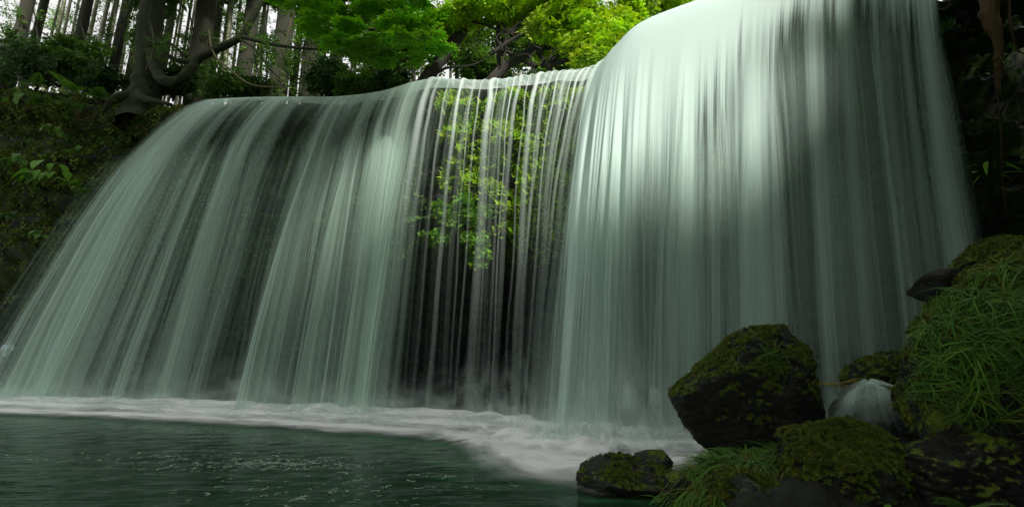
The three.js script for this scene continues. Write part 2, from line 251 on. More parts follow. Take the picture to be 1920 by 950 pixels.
// right broad curtain ------------------------------------------
{
  const g = thing('waterfall', 'wide bright white water curtain falling over the high right part of the ledge', 'waterfall');
  const streams = [[8.45, 0.16, 1.3], [9.3, 0.2, 0.7], [10.2, 0.14, 0.6], [11.2, 0.1, 0.5], [12.15, 0.13, 1.0], [12.95, 0.08, 0.8], [13.35, 0.07, 0.8], [13.7, 0.05, 0.5], [14.55, 0.15, 1.8], [14.1, 0.06, 0.7]];
  const S = (k) => streams.reduce((s, [c, w, a]) => s + a * bell(k, c, w), 0);
  const edge = (k) => sstep(8.15, 8.45, k + 0.1 * n2(k * 7, 4)) * sstep(14.95, 14.75, k);
  const gap = (k, v) => 1 - 0.75 * bell(k, 10.5, 0.34) * sstep(0.6, 0.88, v);
  const thin = (k) => 1 - 0.4 * sstep(12.6, 13.1, k);
  const dens1 = (k, v, mid, fine) => { const fr = lerp(0.84, 0.5, sstep(9.4, 13.5, k)) + 0.04 * n2(k * 3.1, 8.8) + 0.05 * n2(k * 9, 4) + 0.03 * n2(k * 25, 6), top = 1 - sstep(fr - 0.1, fr + 0.1, v); return edge(k) * thin(k) * ((0.75 + 2.6 * top) * lerp(Math.pow(mid, 2.0) * 2.2, 1.5, top) + S(k)) * (0.75 + 0.5 * fine) * gap(k, v); };
  const dens2 = (k, v, mid, fine) => gap(k, v) * edge(k) * thin(k) * sstep(0.34, 0.5, v) * (Math.pow(mid, 2.6) * 1.6 + 0.08) * (0.6 + 0.8 * fine);
  const c = [0.71, 0.91, 0.82];
  part('water_veil', curtain(8.1, 15, 220, 60, { corrugate: 0.16, seed: 6, calm: 0.5 }), waterMat(...c, waterTexture(2048, 256, 8.1, 15, 6, dens1)), g);
  part('water_veil', curtain(8.1, 15, 160, 60, { corrugate: 0.22, seed: 7, throw: 0.7, start: 0 }), waterMat(...c, waterTexture(2048, 256, 8.1, 15, 7, dens2)), g);
  part('water_veil', curtain(8.1, 15, 160, 60, { corrugate: 0.18, seed: 8, throw: 1.25, start: 0 }), waterMat(...c, waterTexture(2048, 256, 8.1, 15, 8, (k, v, m, f) => 0.7 * sstep(0.58, 0.78, v) * dens2(k, v, m, f))), g);
  shade(g);
}
// drips beyond the right end ------------------------------------
// ---------------------------------------------------------------- foam and spray where the water strikes the pool
{
  const FW = 2048, FH = 128;
  const foamTex = (seed, pow) => texture(FW, FH, (i, j) => {
    const u = (i + 0.5) / FW, v = (j + 0.5) / FH, n = fbm2(u * 22 + seed, v * 5, 4), m = fbm2(u * 9 + seed, v * 1.2, 3), e = Math.pow(Math.sin(Math.PI * v), pow);
    return clamp(e * (1.2 + 0.6 * n + 0.8 * m) - 0.06, 0, 1) * sstep(0, 0.01, u);
  }, false, THREE.ClampToEdgeWrapping);
  const foamMat = (t) => { const m = waterMat(0.97, 0.97, 0.97, t); m.transmission = 0.15; return m; };
  const band = (w0, w1, h, shift, seed) => grid(400, 20, (u, v) => {
    const k = u * 14.2, b = baseAt(k), t = baseAt(k + 0.05).sub(baseAt(k - 0.05)); t.set(-t.z, 0, t.x).normalize(); // towards the camera
    const q = lerp(-w0, w1, v) + 0.3 * fbm2(u * 20 + seed, v, 2), big = 1 + 0.9 * bell(k, 9.2, 0.9);
    const p = b.addScaledVector(t, q * big + shift); p.y = 0.05 + h * (0.7 + 0.3 * big) * Math.pow(Math.sin(Math.PI * v), 0.8) * (0.9 + 0.22 * fbm2(u * 16 + seed, v, 2)); return [p, u, v];
  });
  const g = thing('foam', 'white churning foam line along the foot of the falls', 'foam'); g.userData.kind = 'stuff';
  part('foam_crest', band(0.7, 0.9, 0.36, 0.15, 1), foamMat(foamTex(1, 0.8)), g, 'stuff');
  part('foam_crest', band(1.0, 0.6, 0.6, 0.0, 5), foamMat(foamTex(4, 1.1)), g, 'stuff');
  part('foam_apron', band(0.6, 2.1, 0.10, 0.3, 9), foamMat(foamTex(8, 1.8)), g, 'stuff');
  // soft spray standing above the foam
  const mist = (seed, a) => texture(1024, 128, (i, j) => { const u = (i + 0.5) / 1024, v = (j + 0.5) / 128, n = fbm2(u * 26 + seed, v * 2.2, 4); return a * clamp(Math.pow(1 - v, 1.7) * (0.75 + 1.1 * n) * sstep(0, 0.05, v), 0, 1); }, false, THREE.ClampToEdgeWrapping);
  const veil = (off, h, seed) => grid(240, 14, (u, v) => { const k = u * 15, b = baseAt(k); b.z += off + 0.35 * fbm2(u * 18 + seed, v * 2) + 0.5 * Math.sin(v * 2.6); b.y = 0.02 + v * h * (0.8 + 0.5 * fbm2(u * 14, seed) + 1.1 * bell(k, 9.8, 1.3)); return [b, u, v]; });
  const s = thing('spray', 'pale mist of fine spray hanging above the foam line', 'spray'); s.userData.kind = 'stuff';
  [[-0.6, 2.8, 1], [0.1, 1.8, 2], [0.6, 1.3, 3]].forEach(([o, h, q]) => part('spray_veil', veil(o, h, q), waterMat(0.8, 0.92, 0.86, mist(q * 7, 0.68)), s, 'stuff'));
  shade(g); shade(s);
}

const CEDARS = [[-34.15, -29.0, 0.36], [-36.48, -32.0, 0.28], [-30.91, -30.0, 0.34], [-29.09, -31.0, 0.31], [-30.63, -34.0, 0.30], [-27.14, -33.0, 0.29], [-20.65, -28.0, 0.56], [-23.94, -34.0, 0.25], [-18.88, -30.0, 0.49], [-15.83, -29.0, 0.58], [-18.48, -36.0, 0.31], [-12.68, -27.5, 0.62], [-13.08, -32.0, 0.44], [-10.43, -31.0, 0.35], [-8.49, -29.0, 0.29], [-7.23, -27.0, 0.30]];
const BAMBOOS = [[-38.32, -33.0, 0.13], [-50.58, -45.0, 0.18], [-36.60, -33.0, 0.11], [-32.82, -30.0, 0.12], [-38.94, -36.0, 0.18], [-32.00, -30.0, 0.11], [-43.96, -42.0, 0.17], [-33.39, -33.0, 0.17], [-35.89, -36.0, 0.13], [-29.61, -30.0, 0.16], [-35.08, -36.0, 0.18], [-31.66, -33.0, 0.12], [-33.28, -36.0, 0.17], [-41.10, -45.0, 0.25], [-29.07, -36.0, 0.12], [-33.39, -42.0, 0.17], [-30.42, -39.0, 0.17], [-25.37, -33.0, 0.12], [-25.03, -36.0, 0.12], [-28.68, -42.0, 0.22], [-20.00, -30.0, 0.16], [-27.32, -42.0, 0.20], [-21.98, -36.0, 0.19], [-25.02, -42.0, 0.15], [-22.50, -39.0, 0.18], [-19.44, -39.0, 0.17], [-14.31, -33.0, 0.13], [-11.40, -30.0, 0.10], [-14.19, -39.0, 0.18], [-11.39, -36.0, 0.16], [-13.85, -45.0, 0.19], [-8.97, -36.0, 0.13], [-10.54, -45.0, 0.16], [-8.26, -39.0, 0.21], [-6.17, -45.0, 0.21], [-3.95, -36.0, 0.13], [-0.58, -39.0, 0.19], [0.67, -36.0, 0.17], [1.77, -33.0, 0.18], [2.62, -30.0, 0.16]];
const SHRUB = [[-28.30, 19.29, -25.5, 1.92, 1.09], [-31.96, 20.85, -27.0, 1.53, 1.70], [-26.52, 20.17, -26.0, 1.80, 1.18], [-24.47, 18.40, -25.5, 1.27, 0.70], [-20.57, 18.72, -26.0, 1.30, 0.84], [-16.91, 17.57, -25.0, 1.55, 0.68], [-15.34, 17.77, -25.5, 1.11, 0.57], [-10.59, 18.09, -25.0, 1.40, 0.87], [-8.34, 16.97, -24.0, 1.34, 0.48], [-6.59, 17.15, -23.5, 0.88, 0.64]];
const UNDER = [[-20.62, 26.25, -31.0, 2.78, 2.38], [-16.84, 25.05, -30.0, 1.91, 2.68], [-18.84, 23.37, -32.0, 2.40, 2.00], [-16.84, 27.31, -33.0, 1.68, 2.95], [-11.02, 22.78, -27.0, 1.72, 2.41], [-9.52, 21.54, -28.0, 1.76, 1.76], [-24.81, 24.61, -30.0, 1.53, 2.29], [-32.46, 26.56, -32.0, 1.63, 2.45], [-35.39, 26.71, -31.0, 2.39, 1.99], [-26.27, 24.29, -29.0, 1.11, 2.22]];
const BACK = [[-6.15, 21.62, -27.0, 2.39, 2.73], [-3.57, 23.54, -28.0, 2.50, 2.50], [-0.34, 21.62, -27.0, 2.73, 2.05], [2.52, 19.49, -25.0, 1.89, 1.42], [1.49, 25.56, -29.0, 3.36, 1.86], [5.51, 22.78, -27.0, 2.07, 2.07], [-1.81, 18.46, -24.0, 1.21, 0.90]];
const MAPLE = [[-9.71, 19.22, -20.3, 1.58, 0.37], [-7.80, 18.68, -20.2, 1.82, 0.42], [-8.69, 17.64, -20.0, 1.41, 0.36], [-6.63, 17.50, -20.0, 1.53, 0.36], [-5.07, 17.64, -19.8, 1.27, 0.35], [-4.22, 16.49, -19.6, 1.24, 0.35], [-5.65, 16.64, -19.8, 1.51, 0.30], [-6.82, 16.35, -20.0, 1.26, 0.30], [-10.66, 19.99, -20.5, 1.60, 0.37], [-6.94, 19.62, -20.6, 2.13, 0.43], [-4.71, 18.91, -20.3, 1.57, 0.42], [-7.86, 16.78, -20.0, 1.01, 0.25]];
const BUSHY = [[2.90, 17.42, -18.8, 1.45, 0.97], [3.95, 16.14, -18.2, 1.04, 0.93], [4.28, 14.94, -17.8, 0.68, 0.63], [3.23, 15.35, -18.2, 1.15, 0.69], [1.70, 16.88, -19.0, 1.21, 0.73], [2.49, 18.59, -19.2, 1.99, 0.75], [0.51, 18.51, -19.8, 1.28, 0.61], [-1.59, 19.08, -20.5, 1.59, 0.63], [3.36, 14.44, -17.8, 0.78, 0.31], [4.85, 16.50, -18.5, 0.59, 0.83], [-2.94, 18.86, -20.8, 1.07, 0.53]];
const GLOWING = [[5.96, 19.48, -21.0, 0.81, 1.08], [9.01, 22.46, -24.0, 1.86, 0.78], [12.20, 25.11, -26.0, 2.03, 0.85], [6.88, 21.61, -22.0, 1.43, 0.86]];
// ---------------------------------------------------------------- leaves and sprays
function leafGeo(L, W, fold = 0.25, droop = 0.2) { // a pointed leaf along +x
  const P = [], I = []; const n = 6;
  for (let i = 0; i <= n; i++) { const t = i / n, w = W * 0.5 * Math.pow(Math.sin(Math.PI * Math.pow(t, 0.55)), 0.8), y = -droop * L * t * t; P.push(L * t, y + fold * w, w, L * t, y, 0, L * t, y + fold * w, -w); }
  for (let i = 0; i < n; i++) { const a = i * 3; I.push(a, a + 3, a + 1, a + 1, a + 3, a + 4, a + 1, a + 4, a + 2, a + 2, a + 4, a + 5); }
  const g = new THREE.BufferGeometry(); g.setAttribute('position', new THREE.Float32BufferAttribute(P, 3)); g.setIndex(I); g.computeVertexNormals(); return g;
}
const leafTri = (L, W) => { const g = new THREE.BufferGeometry(); g.setAttribute('position', new THREE.Float32BufferAttribute([0, 0, 0, L * 0.45, 0.06 * L, W / 2, L, -0.08 * L, 0, L * 0.45, 0.06 * L, -W / 2], 3)); g.setIndex([0, 1, 2, 0, 2, 3]); g.computeVertexNormals(); return g; };
function sprayGeo(seed, n, len, leafL, leafW, flat = 0.5) { // leaves set along a short twig
  const r = rng(seed), out = [], m = new THREE.Matrix4(), e = new THREE.Euler();
  for (let i = 0; i < n; i++) {
    const t = (i + 0.5) / n, g = leafTri(leafL * (0.7 + 0.6 * r()), leafW * (0.7 + 0.6 * r())); e.set((r() - 0.5) * 1.6 * (1 - flat), (i % 2 ? 1 : -1) * (0.5 + 0.7 * r()), (r() - 0.6) * 1.4 * (1 - flat), 'YXZ');
    m.makeRotationFromEuler(e).setPosition(len * (t - 0.5), (r() - 0.5) * len * 0.3 * (1 - flat), (r() - 0.5) * len * 0.35); out.push(g.applyMatrix4(m));
  }
  return mergeGeometries(out);
}
const SPRAY = { broad: sprayGeo(1, 12, 0.7, 0.28, 0.13, 0.3), fine: sprayGeo(2, 16, 0.6, 0.16, 0.08, 0.2), flat: sprayGeo(3, 18, 0.8, 0.2, 0.1, 0.85), big: sprayGeo(4, 12, 1.8, 0.7, 0.3, 0.2), bambooLeaf: sprayGeo(5, 14, 1.2, 0.4, 0.07, 0.2) };
// scatter sprays in ellipsoids [x, y, z, rx, ry] (about p0), denser in clumps, so that gaps stay open
function foliage(name, parent, geo, mat, blobs, perBlob, seed, { p0 = V(0, 0, 0), deep = 0.8, scale = 1, flat = false, tint = 0.5, clump = 0.55 } = {}) {
  const r = rng(seed), ms = [], cs = [], m = new THREE.Matrix4(), q = new THREE.Quaternion(), e = new THREE.Euler();
  for (const [x, y, z, rx, ry, rz = rx * deep] of blobs) {
    const nc = Math.max(4, Math.round(perBlob / 14)), cl = Array.from({ length: nc }, () => { const a = r() * 6.283, b = Math.acos(2 * r() - 1), d = Math.pow(r(), 0.4); return [Math.sin(b) * Math.cos(a) * d, Math.cos(b) * d, Math.sin(b) * Math.sin(a) * d, 0.7 + 0.6 * r()]; });
    for (let i = 0; i < perBlob; i++) {
      const c = cl[Math.floor(r() * nc)], w = clump * 0.6, g = () => (r() + r() + r() - 1.5) * w;
      const p = V(x + (c[0] + g()) * rx, y + (c[1] + g()) * ry, z + (c[2] + g()) * rz).sub(p0), s = scale * (0.65 + 0.7 * r()), t = c[3] * (1 - tint / 2 + tint * r());
      if (flat) e.set((r() - 0.5) * 0.5, r() * 6.283, (r() - 0.65) * 0.5); else e.set((r() - 0.5) * 1.8, r() * 6.283, (r() - 0.7) * 1.5);
      ms.push(m.compose(p, q.setFromEuler(e), V(s, s, s)).clone()); cs.push(new THREE.Color().setRGB(t * (0.85 + 0.4 * r()), t, t * 0.9));
    }
  }
  const o = new THREE.InstancedMesh(geo, mat, ms.length); o.name = name; o.userData.kind = 'stuff';
  ms.forEach((a, i) => { o.setMatrixAt(i, a); o.setColorAt(i, cs[i]); }); parent.add(o); return o;
}
const ORD = ['first', 'second', 'third', 'fourth', 'fifth', 'sixth', 'seventh', 'eighth', 'ninth', 'tenth', 'eleventh', 'twelfth', 'thirteenth', 'fourteenth', 'fifteenth', 'sixteenth', 'seventeenth', 'eighteenth', 'nineteenth', 'twentieth'];
const ordinal = (n, total) => (n < 20 ? ORD[n] + ' from the left' : n >= total - 20 ? ORD[total - 1 - n] + ' from the right' : 'number ' + (n + 1));
// ---------------------------------------------------------------- cedars behind the ledge
{
  const r = rng(301);
  CEDARS.forEach(([x, z, rad], i) => {
    const y = 13.5 + (x < -18 ? 2 : 0), h = 34 + 8 * r(), t = thing('cedar_tree', `straight cedar trunk in the forest above the falls, ${ordinal(i, CEDARS.length)}`, 'tree', [x, y, z], 'cedars behind the ledge');
    const lean = (r() - 0.5) * 0.6;
    const pts = [0, 0.06, 0.25, 0.5, 1].map((f) => V(lean * f * 2 + (f > 0 && f < 1 ? (r() - 0.5) * 0.15 : 0), f * h, 0));
    const geo = tube(pts, [rad * 1.35, rad * 1.08, rad, rad * 0.85, rad * 0.3], 14, 0.05, 8, i); part('trunk', geo, i % 3 === 1 ? M.mossBark : M.bark, t);
    // crown, and a few dead and ivy-clad twigs low on the trunk
    const crown = []; for (let k = 0; k < 9; k++) { const f = k / 8, R = lerp(3.4, 0.8, f); crown.push([lean * 2 * (0.55 + 0.45 * f) + (r() - 0.5), lerp(0.5, 1, f) * h, (r() - 0.5), R, 1.3]); }
    foliage('crown', t, SPRAY.big, M.leafDark, crown, 60, 400 + i, { deep: 1 });
    const iv = []; for (let k = 0; k < 7; k++) iv.push([(r() - 0.5) * rad * 2, 1.5 + r() * 9, rad * 0.8, rad * 1.6, 0.9]);
    foliage('ivy', t, SPRAY.fine, M.leaf, iv, 14, 500 + i, { deep: 0.6, scale: 0.9 });
    shade(t);
  });
}
// ---------------------------------------------------------------- bamboo
{
  const r = rng(302), geos = [];
  for (let v = 0; v < 4; v++) { // culm with rings, unit radius 1 and height 30
    const segs = [], bend = (r() - 0.5) * 1.6; const P = [], U = [];
    const n = 44, seg = 8, pos = [], col = [], idx = [];
    const ring = (y, rad, c) => { const bx = bend * (y / 30) * (y / 30); for (let i = 0; i < seg; i++) { const a = i / seg * 6.2832; pos.push(Math.cos(a) * rad + bx / 0.13, y, Math.sin(a) * rad); col.push(...c); } };
    for (let j = 0; j <= n; j++) { const y = j / n * 30, k = lerp(1, 0.45, j / n), g = 0.85 + 0.3 * r(), c = [0.10 * g, 0.12 * g, 0.045 * g], pale = [0.2 * g, 0.21 * g, 0.12 * g]; ring(y - 0.05, k, c); ring(y, k * 1.13, pale); ring(y + 0.06, k * 0.98, pale); }
    const rows = pos.length / 3 / seg; for (let j = 0; j < rows - 1; j++) for (let i = 0; i < seg; i++) { const a = j * seg + i, b = j * seg + (i + 1) % seg; idx.push(a, a + seg, b, b, a + seg, b + seg); }
    const g = new THREE.BufferGeometry(); g.setAttribute('position', new THREE.Float32BufferAttribute(pos, 3)); g.setAttribute('color', new THREE.Float32BufferAttribute(col, 3)); g.setIndex(idx); g.computeVertexNormals(); geos.push(g);
  }
  const N = BAMBOOS.length;
  BAMBOOS.forEach(([x, z, rad], i) => {
    const t = thing('bamboo', `slender pale bamboo stem between the cedars, ${ordinal(i, N)}`, 'bamboo', [x, 13 + (x < -18 ? 2 : 0), z], 'bamboo behind the ledge');
    const c = part('culm', geos[i % 4], M.bamboo, t); c.scale.set(rad, 1.15, rad); c.rotation.set((r() - 0.5) * 0.05, r() * 6.28, (r() - 0.5) * 0.06);
    const b = []; for (let k = 0; k < 5; k++) b.push([(r() - 0.5) * 2, lerp(20, 35, k / 4), (r() - 0.5) * 2, 1.6, 1.6]);
    foliage('leaves', t, SPRAY.bambooLeaf, M.leafMid, b, 24, 600 + i, { deep: 1 });
    shade(t);
  });
}
// ---------------------------------------------------------------- undergrowth, saplings and the green wall behind
{
  const where = ['above the far left of the bank', 'at the left edge behind the bank', 'under the leftmost bamboo', 'left of the big mossy tree', 'right of the big mossy tree', 'behind the crest of the left curtain', 'beside the thickest cedar', 'left of the maple behind the crest', 'below the maple', 'at the foot of the maple trunk'];
  const stems = (t, r, h, n, w) => { for (let k = 0; k < n; k++) { const a = r() * 6.28, b = 0.3 + 0.5 * r(); part('stem', tube([V((r() - 0.5) * 0.4, 0, (r() - 0.5) * 0.4), V(Math.cos(a) * b * h * 0.25, h * 0.5, Math.sin(a) * b * 0.3 * h), V(Math.cos(a) * b * h * 0.6, h * (0.85 + 0.3 * r()), Math.sin(a) * b * h * 0.4)], [w, w * 0.7, w * 0.25], 6, 0.1, 5, k), M.darkBark, t); } };
  const r = rng(303);
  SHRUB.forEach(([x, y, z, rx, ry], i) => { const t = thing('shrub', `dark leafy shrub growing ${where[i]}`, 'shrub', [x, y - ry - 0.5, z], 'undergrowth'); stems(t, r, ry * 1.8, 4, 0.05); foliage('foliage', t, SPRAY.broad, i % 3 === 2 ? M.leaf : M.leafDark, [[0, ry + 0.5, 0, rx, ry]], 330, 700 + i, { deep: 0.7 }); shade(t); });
  const where2 = ['behind the mossy limb', 'over the middle of the left curtain', 'low behind the left curtain crest', 'just right of the brightest sky gap', 'left of the maple spray', 'under the maple spray', 'right of the big mossy tree', 'in front of the widest sky gaps', 'in the top left corner', 'left of the big mossy trunk'];
  UNDER.forEach(([x, y, z, rx, ry], i) => { const t = thing('sapling', `thin green sapling with scattered leaves ${where2[i]}`, 'sapling', [x, 14, z], 'saplings between the trunks'); stems(t, r, y - 14 + ry, 2, 0.09); foliage('foliage', t, SPRAY.fine, M.leaf, [[0, y - 14, 0, rx, ry]], i === 4 || i === 5 ? 380 : 120, 720 + i, { deep: 0.8, clump: 0.7 }); shade(t); });
  const where3 = ['left of the bushy tree', 'behind the maple trunk', 'behind the dark branches', 'low above the middle strands', 'high above the middle strands', 'behind the bushy tree on the right', 'at the foot of the leaning trunk'];
  BACK.forEach(([x, y, z, rx, ry], i) => { const t = thing('forest_tree', `dense green tree forming the backdrop ${where3[i]}`, 'tree', [x, 13.5, z], 'backdrop trees'); part('trunk', tube([V(0.3, 0, 0), V(0, (y - 13.5) * 0.6, 0), V(-0.4, y - 13.5 + ry, 0)], [0.22, 0.16, 0.05], 8, 0.1, 6, i), M.darkBark, t); foliage('crown', t, SPRAY.broad, i === 3 || i === 5 ? M.leafMid : M.leaf, [[0, y - 13.5, 0, rx, ry]], 420, 740 + i, { deep: 0.6 }); shade(t); });
}
// ---------------------------------------------------------------- big mossy tree with the crooked limb
{
  const t = thing('mossy_tree', 'thick mossy tree with a crooked limb and hanging vines left of the falls', 'tree', [-21.6, 15.6, -25.2]);
  const L = (x, y, z) => V(x + 21.6, y - 15.6, z + 25.2), limb = (name, pts, rad, mat = M.mossBark) => part(name, tube(pts.map((p) => L(...p)), rad, 10, 0.16, 6, pts.length), mat, trunk);
  const trunk = part('trunk', tube([L(-21.3, 15.2, -25.0), L(-21.5, 16.8, -25.2), L(-21.6, 19, -25.2), L(-22.0, 23, -25.2), L(-22.0, 28, -25.3), L(-21.6, 36, -25.4)], [1.15, 0.8, 0.62, 0.62, 0.5, 0.2], 18, 0.2, 9, 3), M.mossBark, t);
  limb('limb', [[-21.7, 20.6, -25.1], [-20.6, 18.6, -24.5], [-19.6, 17.5, -24.1], [-18.7, 17.4, -24], [-18.1, 18.2, -24], [-17.8, 18.8, -24], [-16.85, 19.2, -23.8], [-15.32, 19.9, -23.6], [-14.7, 20.9, -23.4], [-13.8, 23, -23.2]], [0.28, 0.3, 0.32, 0.3, 0.27, 0.24, 0.22, 0.2, 0.18, 0.15]);
  limb('branch', [[-18.1, 18.6, -24], [-19.06, 18.7, -23.9], [-20.1, 19.6, -23.8], [-20.73, 20.9, -23.8], [-20.9, 22.4, -23.9]], [0.16, 0.13, 0.11, 0.09, 0.06]);
  limb('branch', [[-15.25, 19.95, -23.6], [-13.43, 19.2, -23.2], [-11.55, 18.7, -22.9], [-9.71, 18.4, -22.6]], [0.14, 0.1, 0.08, 0.04]);
  limb('branch', [[-15.4, 19.8, -23.6], [-14.2, 18.9, -23.3], [-13.2, 17.6, -23.2], [-12.4, 16.9, -23.2]], [0.07, 0.05, 0.035, 0.02]);
  limb('branch', [[-18.5, 18.9, -24], [-19.4, 19.6, -23.7], [-20.6, 19.2, -23.5], [-21.4, 19.9, -23.6]], [0.09, 0.07, 0.05, 0.03]);
  limb('root', [[-21.4, 17.0, -24.8], [-20.8, 16.5, -24.3], [-20.0, 16.2, -24.0], [-18.8, 15.9, -23.9]], [0.35, 0.24, 0.16, 0.08]);
  limb('root', [[-21.8, 17.0, -24.8], [-22.3, 16.4, -24.2], [-22.6, 15.5, -24.0]], [0.35, 0.22, 0.1]);
  const pale = new THREE.MeshStandardMaterial({ color: new THREE.Color().setRGB(0.11, 0.11, 0.045), roughness: 0.9 });
  limb('hanging_vine', [[-17.31, 20.5, -23.8], [-16.68, 18.86, -23.6], [-15.6, 17.8, -23.5], [-14.26, 16.83, -23.4], [-12.73, 16.61, -23.3], [-12.09, 16.6, -23.2], [-11.6, 16.86, -23.3], [-11.3, 17.6, -23.5]], [0.035, 0.05, 0.055, 0.055, 0.05, 0.045, 0.04, 0.03], pale);
  limb('hanging_vine', [[-12.75, 16.62, -23.3], [-12.7, 18.5, -23.4], [-12.5, 21, -23.5], [-12.4, 24, -23.6]], [0.03, 0.03, 0.03, 0.03], pale);
  limb('hanging_vine', [[-20.7, 21, -23.8], [-20.2, 19.4, -23.7], [-20.5, 18, -23.8]], [0.03, 0.03, 0.02], pale);
  const cr = []; const r = rng(31); for (let k = 0; k < 10; k++) cr.push([(r() - 0.5) * 8, 9 + r() * 10, (r() - 0.5) * 6, 2.4, 1.4]);
  foliage('crown', t, SPRAY.big, M.leafDark, cr, 70, 32, { deep: 1 });
  foliage('moss', t, SPRAY.fine, M.leaf, [[2.5, 3.2, 0.8, 2, 0.7], [6, 3.6, 1, 2, 0.7], [9, 3.0, 1.6, 2.6, 0.5]], 60, 33, { scale: 0.8, clump: 0.8 });
  shade(t);
}
// ---------------------------------------------------------------- maple with layered sprays, bushy tree, glowing tree
{
  const t = thing('maple_tree', 'leaning maple with layered bright green sprays above the centre of the falls', 'tree', [-4.5, 14.2, -20.8]);
  const L = (x, y, z) => V(x + 4.5, y - 14.2, z + 20.8), limb = (name, pts, rad, on = trunk) => part(name, tube(pts.map((p) => L(...p)), rad, 9, 0.12, 6, pts[0][1]), M.darkBark, on);
  let trunk = t;
  trunk = limb('trunk', [[-5.2, 13.4, -20.4], [-4.4, 15, -20.7], [-3.7, 16.4, -20.9], [-2.9, 17.8, -21.1], [-2.2, 19.2, -21.3], [-1.8, 21.5, -21.6]], [0.42, 0.36, 0.32, 0.3, 0.26, 0.2]);
  limb('branch', [[-3.0, 17.7, -21.1], [-4.4, 17.9, -20.5], [-6, 17.6, -20.1], [-7.6, 17.9, -20.1], [-9, 18.6, -20.3]], [0.14, 0.1, 0.08, 0.06, 0.03]);
  limb('branch', [[-2.3, 19, -21.3], [-4.5, 19.6, -20.8], [-7, 19.5, -20.4], [-10, 19.8, -20.4]], [0.14, 0.11, 0.08, 0.03]);
  limb('branch', [[-3.7, 16.4, -20.9], [-4.6, 16.7, -20.3], [-5.8, 16.5, -20]], [0.1, 0.07, 0.03]);
  limb('branch', [[-4.2, 15.3, -20.7], [-3.2, 15.9, -20.5], [-1.9, 16.0, -20.4], [-0.8, 16.6, -20.3]], [0.09, 0.06, 0.05, 0.02]);
  foliage('crown', t, SPRAY.flat, M.leafMaple, MAPLE, 95, 34, { p0: V(-4.5, 14.2, -20.8), deep: 0.7, flat: true, tint: 0.5, clump: 0.5 });
  shade(t);
  const b = thing('bushy_tree', 'sprawling tree with tangled dark branches and glowing yellow-green leaves over the middle strands', 'tree', [-1.2, 13.2, -19.6]);
  const Lb = (x, y, z) => V(x + 1.2, y - 13.2, z + 19.6), lb = (name, pts, rad) => part(name, tube(pts.map((p) => Lb(...p)), rad, 8, 0.14, 6, pts[0][0]), M.darkBark, stem);
  let stem = b;
  stem = lb('trunk', [[-2.2, 13.2, -19.8], [-1.2, 14.4, -19.6], [-0.2, 15.4, -19.5], [1.0, 16.2, -19.4], [2.2, 17.4, -19.1], [3.0, 18.8, -19]], [0.3, 0.26, 0.22, 0.19, 0.15, 0.08]);
  const r = rng(35);
  for (const [x, y, z] of BUSHY) { const s = V(lerp(-1, 2, r()), lerp(14.8, 17, r()), -19.4), e = V(x, y, z), m1 = s.clone().lerp(e, 0.35).add(V((r() - 0.5) * 1.2, (r() - 0.3) * 0.9, (r() - 0.5) * 0.5)), m2 = s.clone().lerp(e, 0.7).add(V((r() - 0.5) * 1, (r() - 0.3) * 0.9, (r() - 0.5) * 0.5)); lb('branch', [s.toArray(), m1.toArray(), m2.toArray(), e.toArray()], [0.11, 0.08, 0.055, 0.02]); }
  for (let k = 0; k < 12; k++) { const s = V(lerp(-1.6, 3, r()), lerp(14.4, 16.5, r()), -19.3 + r() * 0.5); const e = s.clone().add(V((r() - 0.4) * 2.4, (r() - 0.25) * 1.6, (r() - 0.3) * 0.8)); lb('twig', [s.toArray(), s.clone().lerp(e, 0.5).add(V(r() - 0.5, r() * 0.5, 0)).toArray(), e.toArray()], [0.045, 0.03, 0.012]); }
  lb('upright_stem', [[-0.6, 13, -20.4], [-0.55, 15, -20.4], [-0.7, 17.5, -20.5], [-0.5, 20, -20.6]], [0.13, 0.12, 0.11, 0.09]);
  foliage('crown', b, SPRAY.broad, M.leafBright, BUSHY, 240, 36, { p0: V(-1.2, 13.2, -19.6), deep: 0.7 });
  shade(b);
  const w = thing('sunlit_tree', 'pale sunlit tree showing above the highest right part of the ledge', 'tree', [9, 13.5, -24.5]);
  part('trunk', tube([V(0, 0, 0), V(0.3, 4, 0), V(-0.2, 8, 0), V(0, 11, 0)], [0.3, 0.25, 0.18, 0.08], 8, 0.1, 6, 4), M.bark, w);
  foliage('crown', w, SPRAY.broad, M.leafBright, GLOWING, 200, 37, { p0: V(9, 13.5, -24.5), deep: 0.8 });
  shade(w);
}
